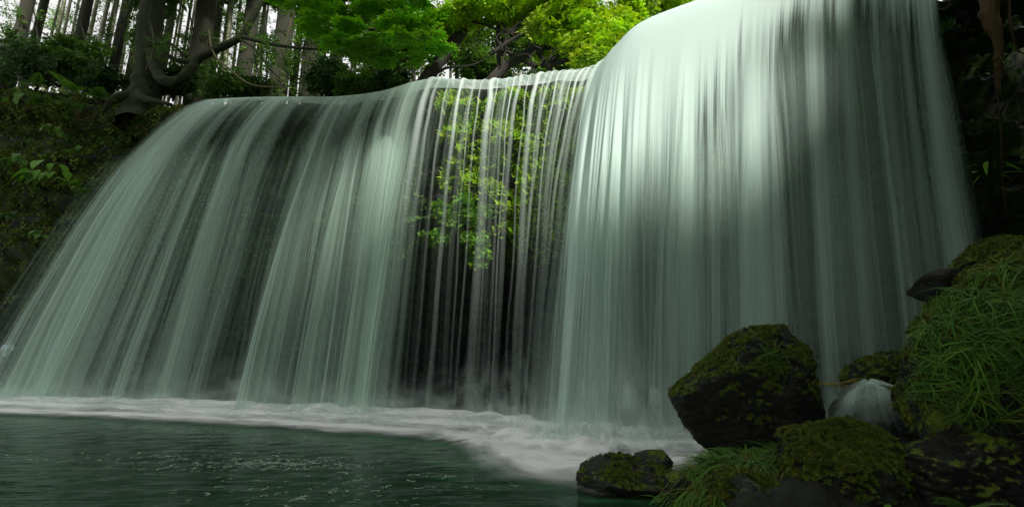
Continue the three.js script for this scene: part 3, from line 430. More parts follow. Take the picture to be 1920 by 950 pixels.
// ---------------------------------------------------------------- trees round the near side of the pool, which shade all but the upper right of the falls
{
  const r = rng(39);
  [[-24, 5, 32, 6, 6, 'on the near left shore'], [-14, 7, 48, 12, 6, 'left behind the viewer'], [-10, 2, 50, 12, 5, 'on the left of the viewer'], [-5, 4, 52, 12, 5, 'just left of the viewer'], [1, 5, 52, 12, 5, 'right behind the viewer'], [7, 4, 46, 9, 4, 'just right of the viewer'], [9.5, 2.5, 21, 4, 2.6, 'on the near shore behind the boulders'], [12.5, 1.5, 19.6, 3.5, 3.2, 'on the near right shore'], [16.5, 0, 20.3, 5, 3.2, 'on the right shore above the boulders'], [18.5, -5, 21, 7, 3.0, 'on the right shore beside the cliff'], [22, -2.5, 28, 12, 3.6, 'on the rim of the right cliff']].forEach(([x, z, h, y0, R, w], i) => {
    const t = thing('shore_tree', `tall broad tree ${w}`, 'tree', [x, 0, z], 'trees round the pool');
    part('trunk', tube([V(0, -1, 0), V(0.4, h * 0.3, 0), V(-0.3, h * 0.6, 0), V(0, h, 0)], [0.7, 0.55, 0.4, 0.1], 10, 0.1, 6, i), M.bark, t);
    const n = Math.round((h - y0) * 0.9), c = []; for (let k = 0; k < n; k++) { const f = (k + 0.5) / n, a = r() * 6.283, d = R * 0.7 * Math.sqrt(r()); c.push([Math.cos(a) * d, lerp(y0, h - 1.5, f), Math.sin(a) * d, R * 0.55, 1.6]); }
    foliage('crown', t, SPRAY.big, M.canopy, c, 85, 800 + i, { deep: 1, scale: 1.35 }); shade(t);
  });
}

// ---------------------------------------------------------------- plants on the rock faces
const cliffSpot = (u, v) => { const p = cliffPoint(u, v), a = cliffPoint(u + 0.002, v).sub(p), b = cliffPoint(u, v + 0.004).sub(p); return [p, a.cross(b).normalize()]; };
const kU = (k) => (k + 5) / (RIM.length - 1);
function faceLeaves(name, label, category, geo, mat, k0, k1, v0, v1, n, seed, mask, scale = 1, group) { // leaves rooted on the rock
  const r = rng(seed), pts = [];
  for (let i = 0; i < n * 6 && pts.length < n; i++) { const k = lerp(k0, k1, r()), v = lerp(v0, v1, r()), [p, q] = cliffSpot(kU(k), v); if (mask(k, v, p) > r()) pts.push([p, q]); }
  const c = pts.reduce((s, [p]) => s.add(p), V(0, 0, 0)).divideScalar(Math.max(1, pts.length)), t = thing(name, label, category, c.toArray(), group);
  const o = new THREE.InstancedMesh(geo, mat, pts.length); o.name = 'leaves'; o.userData.kind = 'stuff';
  const m = new THREE.Matrix4(), e = new THREE.Euler(), q = new THREE.Quaternion(), yaw = new THREE.Quaternion();
  pts.forEach(([p, nn], i) => { const d = V(nn.x, Math.max(nn.y, -0.1) + 0.15, nn.z + 0.1).normalize(), s = scale * (0.6 + 0.8 * r()), tone = 0.65 + 0.7 * r(); q.setFromUnitVectors(V(1, 0, 0), d); e.set(r() * 6.28, (r() - 0.5) * 1.6, (r() - 0.7) * 1.2); yaw.setFromEuler(e); o.setMatrixAt(i, m.compose(p.clone().addScaledVector(nn, 0.12).sub(c), q.clone().multiply(yaw), V(s, s, s))); o.setColorAt(i, new THREE.Color().setRGB(tone * (0.8 + 0.5 * r()), tone, tone)); });
  t.add(o); return shade(t);
}
const patch = (f, s, b) => (k, v, p) => sstep(b, b + 0.15, fbm3(p.x * f + s, p.y * f, p.z * f, 3));
SPRAY.ivy = sprayGeo(6, 9, 0.34, 0.17, 0.1, 0.3); SPRAY.ivyBig = sprayGeo(7, 7, 0.4, 0.3, 0.15, 0.3); SPRAY.tiny = sprayGeo(8, 12, 0.3, 0.09, 0.06, 0.2);
{
  const left = (p) => p.y > 9.4 ? 1 : 0.15;
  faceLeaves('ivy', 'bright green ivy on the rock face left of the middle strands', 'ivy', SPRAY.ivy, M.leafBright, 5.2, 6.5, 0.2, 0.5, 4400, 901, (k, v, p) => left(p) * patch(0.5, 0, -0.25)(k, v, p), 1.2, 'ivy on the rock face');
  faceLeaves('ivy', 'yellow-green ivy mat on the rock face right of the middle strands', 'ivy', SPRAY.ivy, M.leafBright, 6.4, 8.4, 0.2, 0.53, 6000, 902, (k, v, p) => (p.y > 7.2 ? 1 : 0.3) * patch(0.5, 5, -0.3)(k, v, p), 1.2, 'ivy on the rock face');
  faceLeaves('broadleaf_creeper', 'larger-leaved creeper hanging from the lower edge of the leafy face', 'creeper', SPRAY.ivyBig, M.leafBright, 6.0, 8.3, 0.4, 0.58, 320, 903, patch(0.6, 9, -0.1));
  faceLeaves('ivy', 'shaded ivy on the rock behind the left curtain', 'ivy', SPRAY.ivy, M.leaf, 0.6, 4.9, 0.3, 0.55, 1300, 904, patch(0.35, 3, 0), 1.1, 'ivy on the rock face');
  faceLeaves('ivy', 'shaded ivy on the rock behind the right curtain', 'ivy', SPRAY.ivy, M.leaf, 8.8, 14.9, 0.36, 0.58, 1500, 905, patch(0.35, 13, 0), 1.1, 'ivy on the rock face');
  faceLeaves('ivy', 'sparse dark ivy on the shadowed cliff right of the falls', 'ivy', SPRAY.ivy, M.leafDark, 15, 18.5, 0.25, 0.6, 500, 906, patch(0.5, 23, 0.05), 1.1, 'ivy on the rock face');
  faceLeaves('moss', 'dark green moss and small herbs covering the left bank', 'moss', SPRAY.tiny, M.moss, -4.4, 0.1, 0.12, 0.75, 9000, 907, (k, v, p) => 0.25 + patch(0.4, 31, -0.1)(k, v, p), 1.8).userData.kind = 'stuff';
  faceLeaves('ground_leaves', 'small green leafy herbs on the ledges of the left bank', 'herbs', SPRAY.ivy, M.leaf, -4.2, 0.2, 0.14, 0.66, 2800, 908, patch(0.6, 41, 0.05), 1).userData.kind = 'stuff';
  faceLeaves('leaf_litter', 'brown dead leaves lying on top of the left bank', 'litter', SPRAY.ivy, M.litter, -4.6, -0.3, 0.1, 0.28, 1500, 909, patch(0.5, 51, -0.2), 0.9).userData.kind = 'stuff';
  const bush = thing('bush', 'rounded leafy bush jutting from the dark hollow in the middle of the falls', 'bush', [-2.1, 7.4, -18.7]);
  part('stem', tube([V(0.2, 0.2, -0.6), V(0, 0.3, 0), V(-0.5, 0.9, 0.3)], [0.07, 0.05, 0.02], 6, 0.1, 5, 1), M.darkBark, bush); part('stem', tube([V(0.2, 0.2, -0.6), V(0.5, 0.1, 0.1), V(0.7, -0.5, 0.4)], [0.06, 0.04, 0.02], 6, 0.1, 5, 1), M.darkBark, bush);
  foliage('foliage', bush, SPRAY.ivy, M.leafMid, [[-0.2, 0.7, 0.2, 0.85, 0.55], [0.6, 0.3, 0.3, 0.6, 0.5], [-0.9, -0.35, 0.2, 0.4, 0.25], [0.5, -0.6, 0.2, 0.55, 0.45], [0.8, -1.1, 0.1, 0.3, 0.4]], 170, 910, { deep: 0.8 }); shade(bush);
}
// large-leaved plants and ferns, leaf by leaf
const bigLeaf = leafGeo(0.42, 0.34, 0.18, 0.3), lanceLeaf = leafGeo(0.55, 0.12, 0.25, 0.35);
function frondGeo(L, seed) { // fern frond: arching rachis with pairs of tapering leaflets
  const out = [], r = rng(seed), n = 15; const m = new THREE.Matrix4();
  for (let i = 1; i <= n; i++) for (const s of [-1, 1]) { const t = i / n, w = L * 0.3 * Math.sin(Math.PI * Math.pow(t, 0.6)) + 0.02; const g = leafTri(w, L * 0.075); m.makeRotationFromEuler(new THREE.Euler(0, s * (1.15 - 0.3 * t), 0)).setPosition(L * t, -0.42 * L * t * t + 0.06 * L * t, 0); out.push(g.applyMatrix4(m)); }
  out.push((() => { const g = tube([V(0, 0, 0), V(L * 0.5, -0.08 * L, 0), V(L, -0.36 * L, 0)], [0.008, 0.006, 0.002], 4, 0, 4, 1); g.deleteAttribute('uv'); return g; })());
  return mergeGeometries(out);
}
const fronds = [frondGeo(0.9, 1), frondGeo(0.7, 2)];
function rosette(name, label, category, pos, geo, leafName, n, size, mat, out, seed, group, lift = 0.35) {
  const t = thing(name, label, category, pos, group), r = rng(seed);
  for (let i = 0; i < n; i++) { const l = part(leafName, Array.isArray(geo) ? geo[i % geo.length] : geo, mat, t), a = out + (r() - 0.5) * 3.4; l.rotation.set((r() - 0.5) * 0.5, a, lift + (r() - 0.6) * 0.9, 'YXZ'); l.scale.setScalar(size * (0.7 + 0.6 * r())); if (leafName === 'leaf') l.position.set(Math.cos(a) * 0.25 * size * r() * 3, (r() - 0.5) * 0.5 * size, -Math.sin(a) * 0.2 * size * r() * 2); }
  return shade(t);
}
const FRONT = -Math.PI / 2; // leaves spread towards the pool
[
  [-23.4, 11.6, -22.6, 1.9, M.leafMid, 7, 'brightest large-leaved plant at the middle of the left bank'], [-24.4, 11.3, -22.7, 1.4, M.leaf, 9, 'glossy heart-leaved plant left of the brightest one on the left bank'], [-25.4, 12.3, -22.8, 1.2, M.leaf, 8, 'heart-leaved plant at the left edge of the left bank'], [-26.6, 16.2, -23.4, 1.6, M.leaf, 5, 'drooping broad-leaved plant high at the left edge of the bank'],
  [-24.1, 14.0, -23.2, 0.9, M.leaf, 6, 'small heart-leaved plant under the upper ledge of the bank'], [-24.9, 14.3, -23.3, 0.8, M.leaf, 5, 'small pale plant near the dark hollow of the left bank'], [-22.3, 12.9, -22.9, 0.8, M.leaf, 5, 'little plant hanging below the grassy tuft on the bank'], [-23.0, 8.2, -22.4, 0.9, M.leaf, 8, 'shaded plant low on the left bank beside the falling water'], [-24.8, 9.2, -22.5, 0.9, M.leafDark, 9, 'dim plant at the lower left edge of the bank'],
].forEach(([x, y, z, s, m, n, l], i) => rosette('broadleaf_plant', l, 'plant', [x, y, z], bigLeaf, 'leaf', n + 3, s * 0.72, m, FRONT, 920 + i, 'plants on the left bank', -0.75));
[
  [-25.6, 16.0, -23.7, 1.5, M.leaf, 'fern on the upper left of the bank'], [-24.4, 16.7, -23.9, 1.6, M.leafMid, 'pale fern on top of the bank under the saplings'], [-22.9, 16.2, -23.6, 1.5, M.leaf, 'wide fern beside the roots of the mossy tree'], [-23.4, 15.4, -23.4, 1.2, M.leaf, 'fern under the top edge of the bank'], [-26.9, 17.2, -24.2, 1.4, M.leaf, 'fern at the top left edge of the bank'], [-21.4, 10.4, -22.7, 1.0, M.leaf, 'small fern beside the left edge of the falling water'], [-22.2, 10.8, -22.8, 1.1, M.leafMid, 'fern right of the brightest large-leaved plant'],
].forEach(([x, y, z, s, m, l], i) => rosette('fern', l, 'fern', [x, y, z], fronds, 'frond', 8, s * 0.72, m, FRONT, 940 + i, 'ferns on the left bank', 0.35));
// grass
function bladeGeo(droop, w, seed) { const P = [], I = [], n = 6; for (let i = 0; i <= n; i++) { const t = i / n, a = 1.25 - droop * t, ww = w * (1 - t * t) * 0.5 + 0.001; const x = t * Math.cos(1.2 - droop * t * 0.6) * 1.0, y = t * Math.sin(1.25 - droop * t * 0.75); P.push(x, y, ww, x, y - 0.15 * ww, 0, x, y, -ww); } for (let i = 0; i < n; i++) { const a = i * 3; I.push(a, a + 3, a + 1, a + 1, a + 3, a + 4, a + 1, a + 4, a + 2, a + 2, a + 4, a + 5); } const g = new THREE.BufferGeometry(); g.setAttribute('position', new THREE.Float32BufferAttribute(P, 3)); g.setIndex(I); g.computeVertexNormals(); return g; }
function tuftGeo(seed, n, w) { const r = rng(seed), out = [], m = new THREE.Matrix4(); for (let i = 0; i < n; i++) { const g = bladeGeo(1.2 + 1.5 * r(), w * (0.7 + 0.6 * r()), i), s = 0.55 + 0.6 * r(); m.makeRotationFromEuler(new THREE.Euler((r() - 0.5) * 0.5, r() * 6.283, (r() - 0.5) * 0.6, 'YXZ')).scale(V(s, s, s)).setPosition((r() - 0.5) * 0.15, 0, (r() - 0.5) * 0.15); out.push(g.applyMatrix4(m)); } return mergeGeometries(out); }
const TUFTS = [tuftGeo(1, 14, 0.045), tuftGeo(2, 12, 0.04), tuftGeo(3, 16, 0.05)];
function grassOn(parent, name, spots, len, seed, mat = M.grass, gravity = 0.6) { // spots: [point, normal] in the parent's axes
  const r = rng(seed), o = new THREE.InstancedMesh(TUFTS[seed % 3], mat, spots.length), m = new THREE.Matrix4(), q = new THREE.Quaternion(); o.name = name; o.userData.kind = 'stuff';
  spots.forEach(([p, n], i) => { const d = V(n.x, n.y * (1 - gravity) + gravity * 0.75, n.z).normalize(), s = len * (0.6 + 0.8 * r()), t = 0.6 + 0.8 * r(), old = r() < 0.1; q.setFromUnitVectors(V(0, 1, 0), d).multiply(new THREE.Quaternion().setFromAxisAngle(V(0, 1, 0), r() * 6.283)); o.setMatrixAt(i, m.compose(p, q, V(s, s, s))); o.setColorAt(i, old ? new THREE.Color().setRGB(2.2 * t, 0.9 * t, t) : new THREE.Color().setRGB(t * (0.7 + 0.6 * r()), t, t)); });
  parent.add(o); return o;
}
{ // grass on the ledges of the left bank
  const r = rng(950), mk = (label, x0, x1, y0, y1, n, len, sd) => { const pts = []; for (let i = 0; i < 60000 && pts.length < n; i++) { const [p, nn] = cliffSpot(kU(lerp(-4, 0.2, r())), lerp(0.12, 0.6, r())); if (p.x > x0 && p.x < x1 && p.y > y0 && p.y < y1) pts.push([p, nn]); } if (!pts.length) return; const c = pts[0][0].clone(), t = thing('grass_tuft', label, 'grass', c.toArray(), 'grass on the left bank'); t.userData.kind = 'stuff'; grassOn(t, 'blades', pts.map(([p, n2_]) => [p.clone().sub(c), n2_]), len, sd, M.grass, 0.1); shade(t); };
  mk('grassy tuft hanging over the bank beside the left end of the falls', -21.5, -19.3, 12.4, 15.2, 34, 0.9, 951);
  mk('grass along the top ledge of the left bank', -27, -21, 14.6, 16.6, 46, 0.7, 952);
}
// roots and hanging strands on the right cliff
{
  const h = thing('hanging_root', 'long brown hanging root tapering down the dark right cliff', 'root', [14.6, 14, -12.6]);
  const L = (x, y, z) => V(x - 14.6, y - 14, z + 12.6);
  part('root', tube([L(15.0, 14.6, -12.7), L(14.75, 13.4, -12.6), L(14.55, 12.4, -12.6), L(14.6, 11.5, -12.6), L(14.5, 10.6, -12.7), L(14.45, 9.97, -12.8)], [0.32, 0.3, 0.2, 0.12, 0.09, 0.05], 9, 0.3, 7, 2), M.root, h);
  part('root_thread', tube([L(14.45, 10.1, -12.8), L(14.35, 8.6, -12.9), L(14.2, 7.2, -13), L(14.1, 6.2, -13)], [0.03, 0.022, 0.018, 0.012], 5, 0.1, 6, 3), M.root, h); shade(h);
  const h2 = thing('hanging_root', 'thin curling root near the right edge of the right cliff', 'root', [15, 13, -12.4]);
  part('root', tube([V(0, 0.6, 0), V(0, -0.1, 0), V(-0.15, -1.1, 0), V(0.03, -1.8, -0.1), V(0.3, -1.9, -0.1)], [0.05, 0.04, 0.035, 0.03, 0.015], 6, 0.2, 6, 4), M.root, h2); shade(h2);
  rosette('broadleaf_plant', 'pale long-leaved plant on the right cliff beside the last stream', 'plant', [13.9, 7.7, -13.0], lanceLeaf, 'leaf', 8, 0.9, M.leafMid, FRONT, 961, 'plants on the right cliff', -0.2);
  rosette('broadleaf_plant', 'pair of pointed leaves in the middle of the dark right cliff', 'plant', [15.0, 7.9, -13.0], lanceLeaf, 'leaf', 6, 0.8, M.leaf, FRONT, 962, 'plants on the right cliff', -0.2);
  rosette('broadleaf_plant', 'leafy sprig near the hanging root on the right cliff', 'plant', [14.4, 10.9, -13.0], lanceLeaf, 'leaf', 9, 0.8, M.leaf, FRONT, 963, 'plants on the right cliff', -0.1);
}

// ---------------------------------------------------------------- boulders at the lower right
function boulderGeo(poly, z, front, back, o = {}) { // angular rock with the given outline at depth z, reaching front and back metres out of that plane
  const c = poly.reduce((s, p) => [s[0] + p[0] / poly.length, s[1] + p[1] / poly.length], [0, 0]), planes = [], r = rng(o.seed ?? 1);
  poly.forEach((p, i) => { const q = poly[(i + 1) % poly.length]; let nx = q[1] - p[1], ny = -(q[0] - p[0]); const l = Math.hypot(nx, ny); nx /= l; ny /= l; let h = nx * (p[0] - c[0]) + ny * (p[1] - c[1]); if (h < 0) { nx = -nx; ny = -ny; h = -h; } const tf = (o.tilt ?? 0.35) * (0.6 + 0.8 * r()), tb = 0.3 * (0.6 + 0.8 * r()); planes.push([nx, ny, tf, h * 1.03], [nx, ny, -tb, h * 1.03]); });
  for (const [nx, ny, h] of o.faces ?? [[0.15, 0.3, 1], [-0.3, -0.1, 1.05]]) planes.push([nx, ny, 1, front * h]); planes.push([0, 0.1, -1, back]);
  for (const p of planes) { const l = Math.hypot(p[0], p[1], p[2]); for (let i = 0; i < 4; i++) p[i] /= l; }
  const g0 = new THREE.IcosahedronGeometry(1, o.detail ?? 44); g0.deleteAttribute('uv'); g0.deleteAttribute('normal'); const g = mergeVertices(g0, 1e-5), P = g.attributes.position, U = new Float32Array(P.count * 2), sharp = o.sharp ?? 22, s = o.seed ?? 1;
  for (let i = 0; i < P.count; i++) {
    const d = V(P.getX(i), P.getY(i), P.getZ(i)).normalize(); let acc = 0;
    for (const [a, b, e, h] of planes) { const t = a * d.x + b * d.y + e * d.z; if (t > 0.02) acc += Math.pow(t / h, sharp); }
    let R = Math.pow(acc, -1 / sharp); const q = d.clone().multiplyScalar(R);
    const w = (o.rough ?? 0.1) * (0.8 * fbm3(q.x * 1.6 + s * 7, q.y * 1.6, q.z * 1.6, 5) + 0.18 * (1 - 2 * Math.abs(n3(q.x * 3 + s, q.y * 5, q.z * 3))) + 0.12 * n3(q.x * 9, q.y * 9 + s, q.z * 9));
    q.multiplyScalar(1 + w / Math.max(0.5, R)); P.setXYZ(i, q.x, q.y, q.z); U.set([q.x * 0.8 + q.z * 0.6, q.y + q.z * 0.3], i * 2);
  }
  g.setAttribute('uv', new THREE.BufferAttribute(U, 2)); g.computeVertexNormals(); return [g, [c[0], c[1], z]];
}
function mossPaint(g, amount, s, wet = 0.014) { return paint(g, (p, n) => { const a = fbm3(p.x * 1.3 + s, p.y * 1.3, p.z * 1.3, 4), b = n3(p.x * 14, p.y * 14, p.z * 14), c = n3(p.x * 5 + s, p.y * 5, p.z * 5), m = sstep(0, 0.22, a * 0.9 + 0.75 * n.y + 0.2 * b + 0.15 * c - 0.45 + amount), y = 0.6 + 0.5 * sstep(-0.2, 0.4, c + a), t = 1 + 0.35 * b; return [lerp(wet, 0.07 * y, m) * t, lerp(wet * 1.15, 0.10 * y, m) * t, lerp(wet * 0.85, 0.006, m) * t]; }); }
SPRAY.mossTuft = (() => { const r = rng(71), out = [], m = new THREE.Matrix4(); for (let i = 0; i < 6; i++) { m.makeRotationFromEuler(new THREE.Euler(0, r() * 6.28, 0.5 + 0.8 * r(), 'YXZ')); out.push(leafTri(0.05, 0.02).applyMatrix4(m)); } return mergeGeometries(out); })();
function spotsOn(g, n, seed, ok) { const r = rng(seed), P = g.attributes.position, N = g.attributes.normal, out = []; for (let i = 0; i < n * 30 && out.length < n; i++) { const j = Math.floor(r() * P.count), p = V(0, 0, 0).fromBufferAttribute(P, j), q = V(0, 0, 0).fromBufferAttribute(N, j); if (ok(p, q) > r()) out.push([p, q]); } return out; }
function mossOn(t, g, n, seed, ok) { const sp = spotsOn(g, n, seed, ok), o = new THREE.InstancedMesh(SPRAY.mossTuft, M.moss, sp.length), m = new THREE.Matrix4(), q = new THREE.Quaternion(), r = rng(seed); o.name = 'moss'; o.userData.kind = 'stuff'; sp.forEach(([p, d], i) => { const s = 0.7 + 0.9 * r(), c = 0.5 + 0.9 * r(); q.setFromUnitVectors(V(0, 1, 0), d); o.setMatrixAt(i, m.compose(p, q, V(s, s, s))); o.setColorAt(i, new THREE.Color().setRGB(c * (0.8 + 0.5 * r()), c, c)); }); t.add(o); }
const OUT = {
  big: [[3.12, 1.69], [3.2, 1.36], [3.5, 0.80], [4.06, 0.5], [5.9, 0.6], [6.6, 1.05], [6.1, 1.84], [5.72, 2.58], [5.68, 2.92], [5.48, 3.0], [4.55, 2.84], [3.56, 2.04]],
  low: [[1.22, 0.31], [1.32, 0.46], [1.76, 0.58], [2.35, 0.55], [2.78, 0.35], [2.89, -0.10], [2.12, -0.24], [1.20, -0.14]],
  small: [[2.38, 0.53], [2.64, 0.61], [2.95, 0.58], [3.11, 0.39], [2.86, 0.05], [2.41, 0.0]],
  front: [[3.11, 0.51], [3.24, 0.62], [3.80, 0.58], [4.35, 0.39], [4.69, 0.13], [4.59, -0.24], [3.06, -0.24]],
  mossy: [[4.30, 0.95], [4.49, 1.30], [4.87, 1.34], [5.21, 1.41], [5.65, 1.30], [6.25, 0.91], [6.43, 0.57], [6.23, -0.06], [4.40, -0.06], [4.23, 0.53]],
  right: [[6.01, 1.41], [6.23, 2.12], [6.55, 2.61], [6.95, 3.0], [7.08, 3.4], [7.42, 3.80], [7.95, 4.07], [9.07, 4.34], [9.49, 2.94], [9.07, 1.33], [7.51, 0.88], [6.26, 1.03]],
  rtop: [[8.12, 4.01], [8.44, 4.39], [8.83, 4.45], [9.48, 4.39], [9.55, 3.91], [8.78, 3.4]],
  dark: [[7.54, 3.82], [7.83, 3.95], [8.21, 3.97], [8.22, 3.42], [7.85, 3.17], [7.61, 3.42]],
  under: [[5.73, 1.03], [6.42, 1.24], [7.90, 1.39], [8.2, -0.34], [5.38, -0.34], [5.42, 0.33]],
  back: [[7.79, 1.85], [8.06, 2.28], [8.65, 2.46], [9.53, 2.44], [9.94, 1.97], [9.9, -0.2], [7.5, -0.2]],
  knob: [[6.69, 1.38], [7.06, 1.64], [7.34, 1.64], [7.67, 1.33], [8.1, 0.3], [8.1, -0.2], [6.4, -0.2], [6.3, 0.5]],
};
function boulder(key, label, z, front, back, o, moss) {
  const [g, c] = boulderGeo(OUT[key], z, front, back, o); mossPaint(g, moss, o.seed, o.wet); const t = thing('boulder', label, 'boulder', c, 'boulders by the pool'); part('rock', g, M.boulder, t);
  if (o.fuzz) mossOn(t, g, o.fuzz, 60 + o.seed, (p, n) => sstep(0, 0.3, fbm3(p.x * 1.3 + o.seed, p.y * 1.3, p.z * 1.3, 4) * 0.9 + 0.75 * n.y - 0.4 + moss) * (n.z > -0.4 ? 1 : 0.1));
  return [t, g];
}
{
  const [big, gb] = boulder('big', 'large pointed dark boulder with grass tufts standing in front of the right curtain', -9.6, 0.9, 0.9, { seed: 2, tilt: 0.22, sharp: 34, rough: 0.1, faces: [[0.1, 0.5, 1], [-0.35, -0.3, 1.05], [0.55, -0.1, 1.1]], fuzz: 2600, detail: 54 }, 0.22);
  const near = (x, y, s) => (p) => Math.exp(-(((p.x - x) / s) ** 2) - ((p.y - y) / s) ** 2) * (p.z > 0 ? 1 : 0);
  const cx = big.position.x, cy = big.position.y;
  for (const [x, y, s, n, len] of [[4.45, 2.15, 0.16, 16, 0.55], [4.75, 2.3, 0.14, 10, 0.5], [3.6, 1.55, 0.12, 4, 0.22], [3.85, 1.25, 0.14, 5, 0.26], [4.4, 1.65, 0.12, 4, 0.2], [5.0, 1.75, 0.12, 3, 0.22]]) { const sp = spotsOn(gb, n, 80 + n, near(x - cx, y - cy, s)); if (sp.length) grassOn(big, 'grass_tuft', sp, len, 81 + n, M.grass, 0.3); }
  shade(big);
  shade(boulder('low', 'low wet grey boulder at the edge of the pool', -9.3, 0.7, 0.6, { seed: 3, tilt: 0.6, rough: 0.12, fuzz: 500, wet: 0.024 }, 0.0)[0]);
  shade(boulder('small', 'small wet stone behind the low grey boulder', -9.75, 0.35, 0.4, { seed: 4, tilt: 0.5, rough: 0.1, detail: 30, wet: 0.024 }, -0.3)[0]);
  shade(boulder('front', 'flat wet slab of rock at the bottom edge below the grass', -7.9, 0.5, 0.7, { seed: 5, tilt: 0.6, rough: 0.3, fuzz: 1600, wet: 0.05 }, 0.22)[0]);
  shade(boulder('mossy', 'rounded mossy boulder between the pointed boulder and the grassy one', -7.8, 0.8, 0.8, { seed: 6, tilt: 0.6, rough: 0.16, faces: [[0.3, 0.45, 1], [-0.3, 0.1, 1], [0.5, -0.3, 1.1]], fuzz: 4500 }, 0.32)[0]);
  const [rt, gr] = boulder('right', 'tall mossy boulder overgrown with grass at the right edge', -7.6, 0.85, 1.2, { seed: 7, tilt: 0.5, rough: 0.2, faces: [[-0.2, 0.35, 1], [-0.5, -0.2, 1.05], [0.3, 0.1, 1]], fuzz: 5000, detail: 54 }, 0.34);
  const rx = rt.position.x, ry = rt.position.y;
  const sp = spotsOn(gr, 330, 90, (p, n) => { const x = p.x + rx, y = p.y + ry; return p.z > -0.3 && y < 3.35 - 0.1 * (x < 7 ? 1 : -1) + 0.3 * n2(x * 3, y * 3) && y > 1.35 && n2(x * 1.7 + 4, y * 1.7) > -0.5 ? 1 : 0; });
  grassOn(rt, 'grass', sp, 0.5, 91, M.grass, 0.35);
  const sp2 = spotsOn(gr, 26, 92, (p) => (p.y + ry > 3.3 && p.z > 0 && p.x + rx > 7.3 ? 1 : 0)); grassOn(rt, 'grass', sp2, 0.36, 93, M.grass, 0.4);
  shade(rt);
  shade(boulder('rtop', 'moss-capped rock on top behind the tall grassy boulder', -8.3, 0.5, 0.6, { seed: 8, tilt: 0.4, rough: 0.12, fuzz: 900, detail: 34 }, 0.35)[0]);
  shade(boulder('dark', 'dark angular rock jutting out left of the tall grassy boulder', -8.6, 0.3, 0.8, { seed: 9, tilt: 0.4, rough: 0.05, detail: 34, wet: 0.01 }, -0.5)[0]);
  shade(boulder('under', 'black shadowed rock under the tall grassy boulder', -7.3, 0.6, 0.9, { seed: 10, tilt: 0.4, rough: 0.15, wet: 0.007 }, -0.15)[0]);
  shade(boulder('back', 'pale misty boulder standing behind the splash', -11.3, 0.6, 0.7, { seed: 11, tilt: 0.4, rough: 0.12, fuzz: 700 }, 0.25)[0]);
  shade(boulder('knob', 'wet rock knob that splits the splashing water', -10.2, 0.5, 0.5, { seed: 12, tilt: 0.5, rough: 0.1, detail: 34 }, -0.4)[0]);
}
// ---------------------------------------------------------------- ground under the boulders, with its grass
{
  const hgt = (x, z) => { const e = x - (2.1 + 0.35 * n2(z * 0.8, 3)) - Math.max(0, -8.6 - z) * 0.5; return -0.45 + 0.95 * sstep(-0.2, 1.8, e) + 0.35 * sstep(1.5, 6, e) - 0.4 * sstep(-9.6, -11, z) + 0.18 * fbm2(x * 1.2, z * 1.2, 4) - 0.9 * sstep(-7.4, -6.3, z); };
  const g = grid(120, 100, (u, v) => { const x = lerp(1.0, 16, u), z = lerp(-13, 2, v); return [V(x, hgt(x, z), z), x, z]; });
  paint(g, (p, n) => rockTone(p, n, 0.05)); structure('shore', g, M.cliff, 'dark stony shore at the lower right of the pool');
  const r = rng(96), patch_ = (label, cx, cz, sx, sz, n, len, sd, c = 'grass') => { const t = thing('grass_patch', label, 'grass', [cx, hgt(cx, cz), cz], 'grass between the boulders'); t.userData.kind = 'stuff'; const sp = []; for (let i = 0; i < n; i++) { const x = cx + (r() + r() - 1) * sx, z = cz + (r() + r() - 1) * sz; sp.push([V(x - cx, hgt(x, z) - hgt(cx, cz) - 0.02, z - cz), V(0.15 * (r() - 0.5), 1, 0.2)]); } grassOn(t, 'blades', sp, len, sd, M.grass, 0.5); shade(t); };
  patch_('long grass growing below the pointed boulder', 3.9, -8.7, 1.1, 0.5, 230, 0.62, 97); patch_('long grass beside the low grey boulder at the pool edge', 3.05, -8.85, 0.5, 0.5, 90, 0.5, 98); patch_('drooping grass in front beside the flat wet slab', 3.05, -8.2, 0.4, 0.4, 70, 0.42, 99); patch_('grass between the pointed boulder and the mossy boulder', 4.6, -8.55, 0.5, 0.3, 70, 0.5, 100);
  patch_('short grass in front of the mossy boulder', 4.25, -8.3, 0.4, 0.25, 50, 0.42, 101);
  const [g1, c1] = boulderGeo([[2.55, 0.4], [2.8, 0.5], [3.0, 0.4], [3.05, -0.1], [2.5, -0.1]], -8.5, 0.25, 0.3, { seed: 21, detail: 24, rough: 0.08 }); mossPaint(g1, -0.1, 21); const st = thing('boulder', 'little mossy stone among the grass at the waterline', 'boulder', c1, 'boulders by the pool'); part('rock', g1, M.boulder, st); shade(st);
  const [g2, c2] = boulderGeo([[4.4, 0.75], [4.75, 0.95], [5.2, 0.95], [5.4, 0.6], [5.3, 0.1], [4.4, 0.1]], -9.0, 0.35, 0.4, { seed: 22, detail: 24, rough: 0.1 }); mossPaint(g2, 0.0, 22); const s2 = thing('boulder', 'mossy stone wedged under the pointed boulder', 'boulder', c2, 'boulders by the pool'); part('rock', g2, M.boulder, s2); shade(s2);
  rosette('fern', 'small fern growing at the foot of the tall grassy boulder', 'fern', [5.75, 0.45, -6.55], fronds, 'frond', 8, 0.45, M.leaf, FRONT, 970, 'ferns by the boulders', 0.7);
  rosette('fern', 'small fern in the bottom right corner', 'fern', [6.1, 0.35, -6.3], fronds, 'frond', 7, 0.4, M.leaf, FRONT, 971, 'ferns by the boulders', 0.6);
  const lone = thing('broadleaf_plant', 'single heart-shaped leaf in front of the mossy boulder', 'plant', [5.0, 0.45, -6.9]); const lf = part('leaf', bigLeaf, M.leafMid, lone); lf.scale.setScalar(0.28); lf.rotation.set(0.2, FRONT, -0.9, 'YXZ'); shade(lone);
}
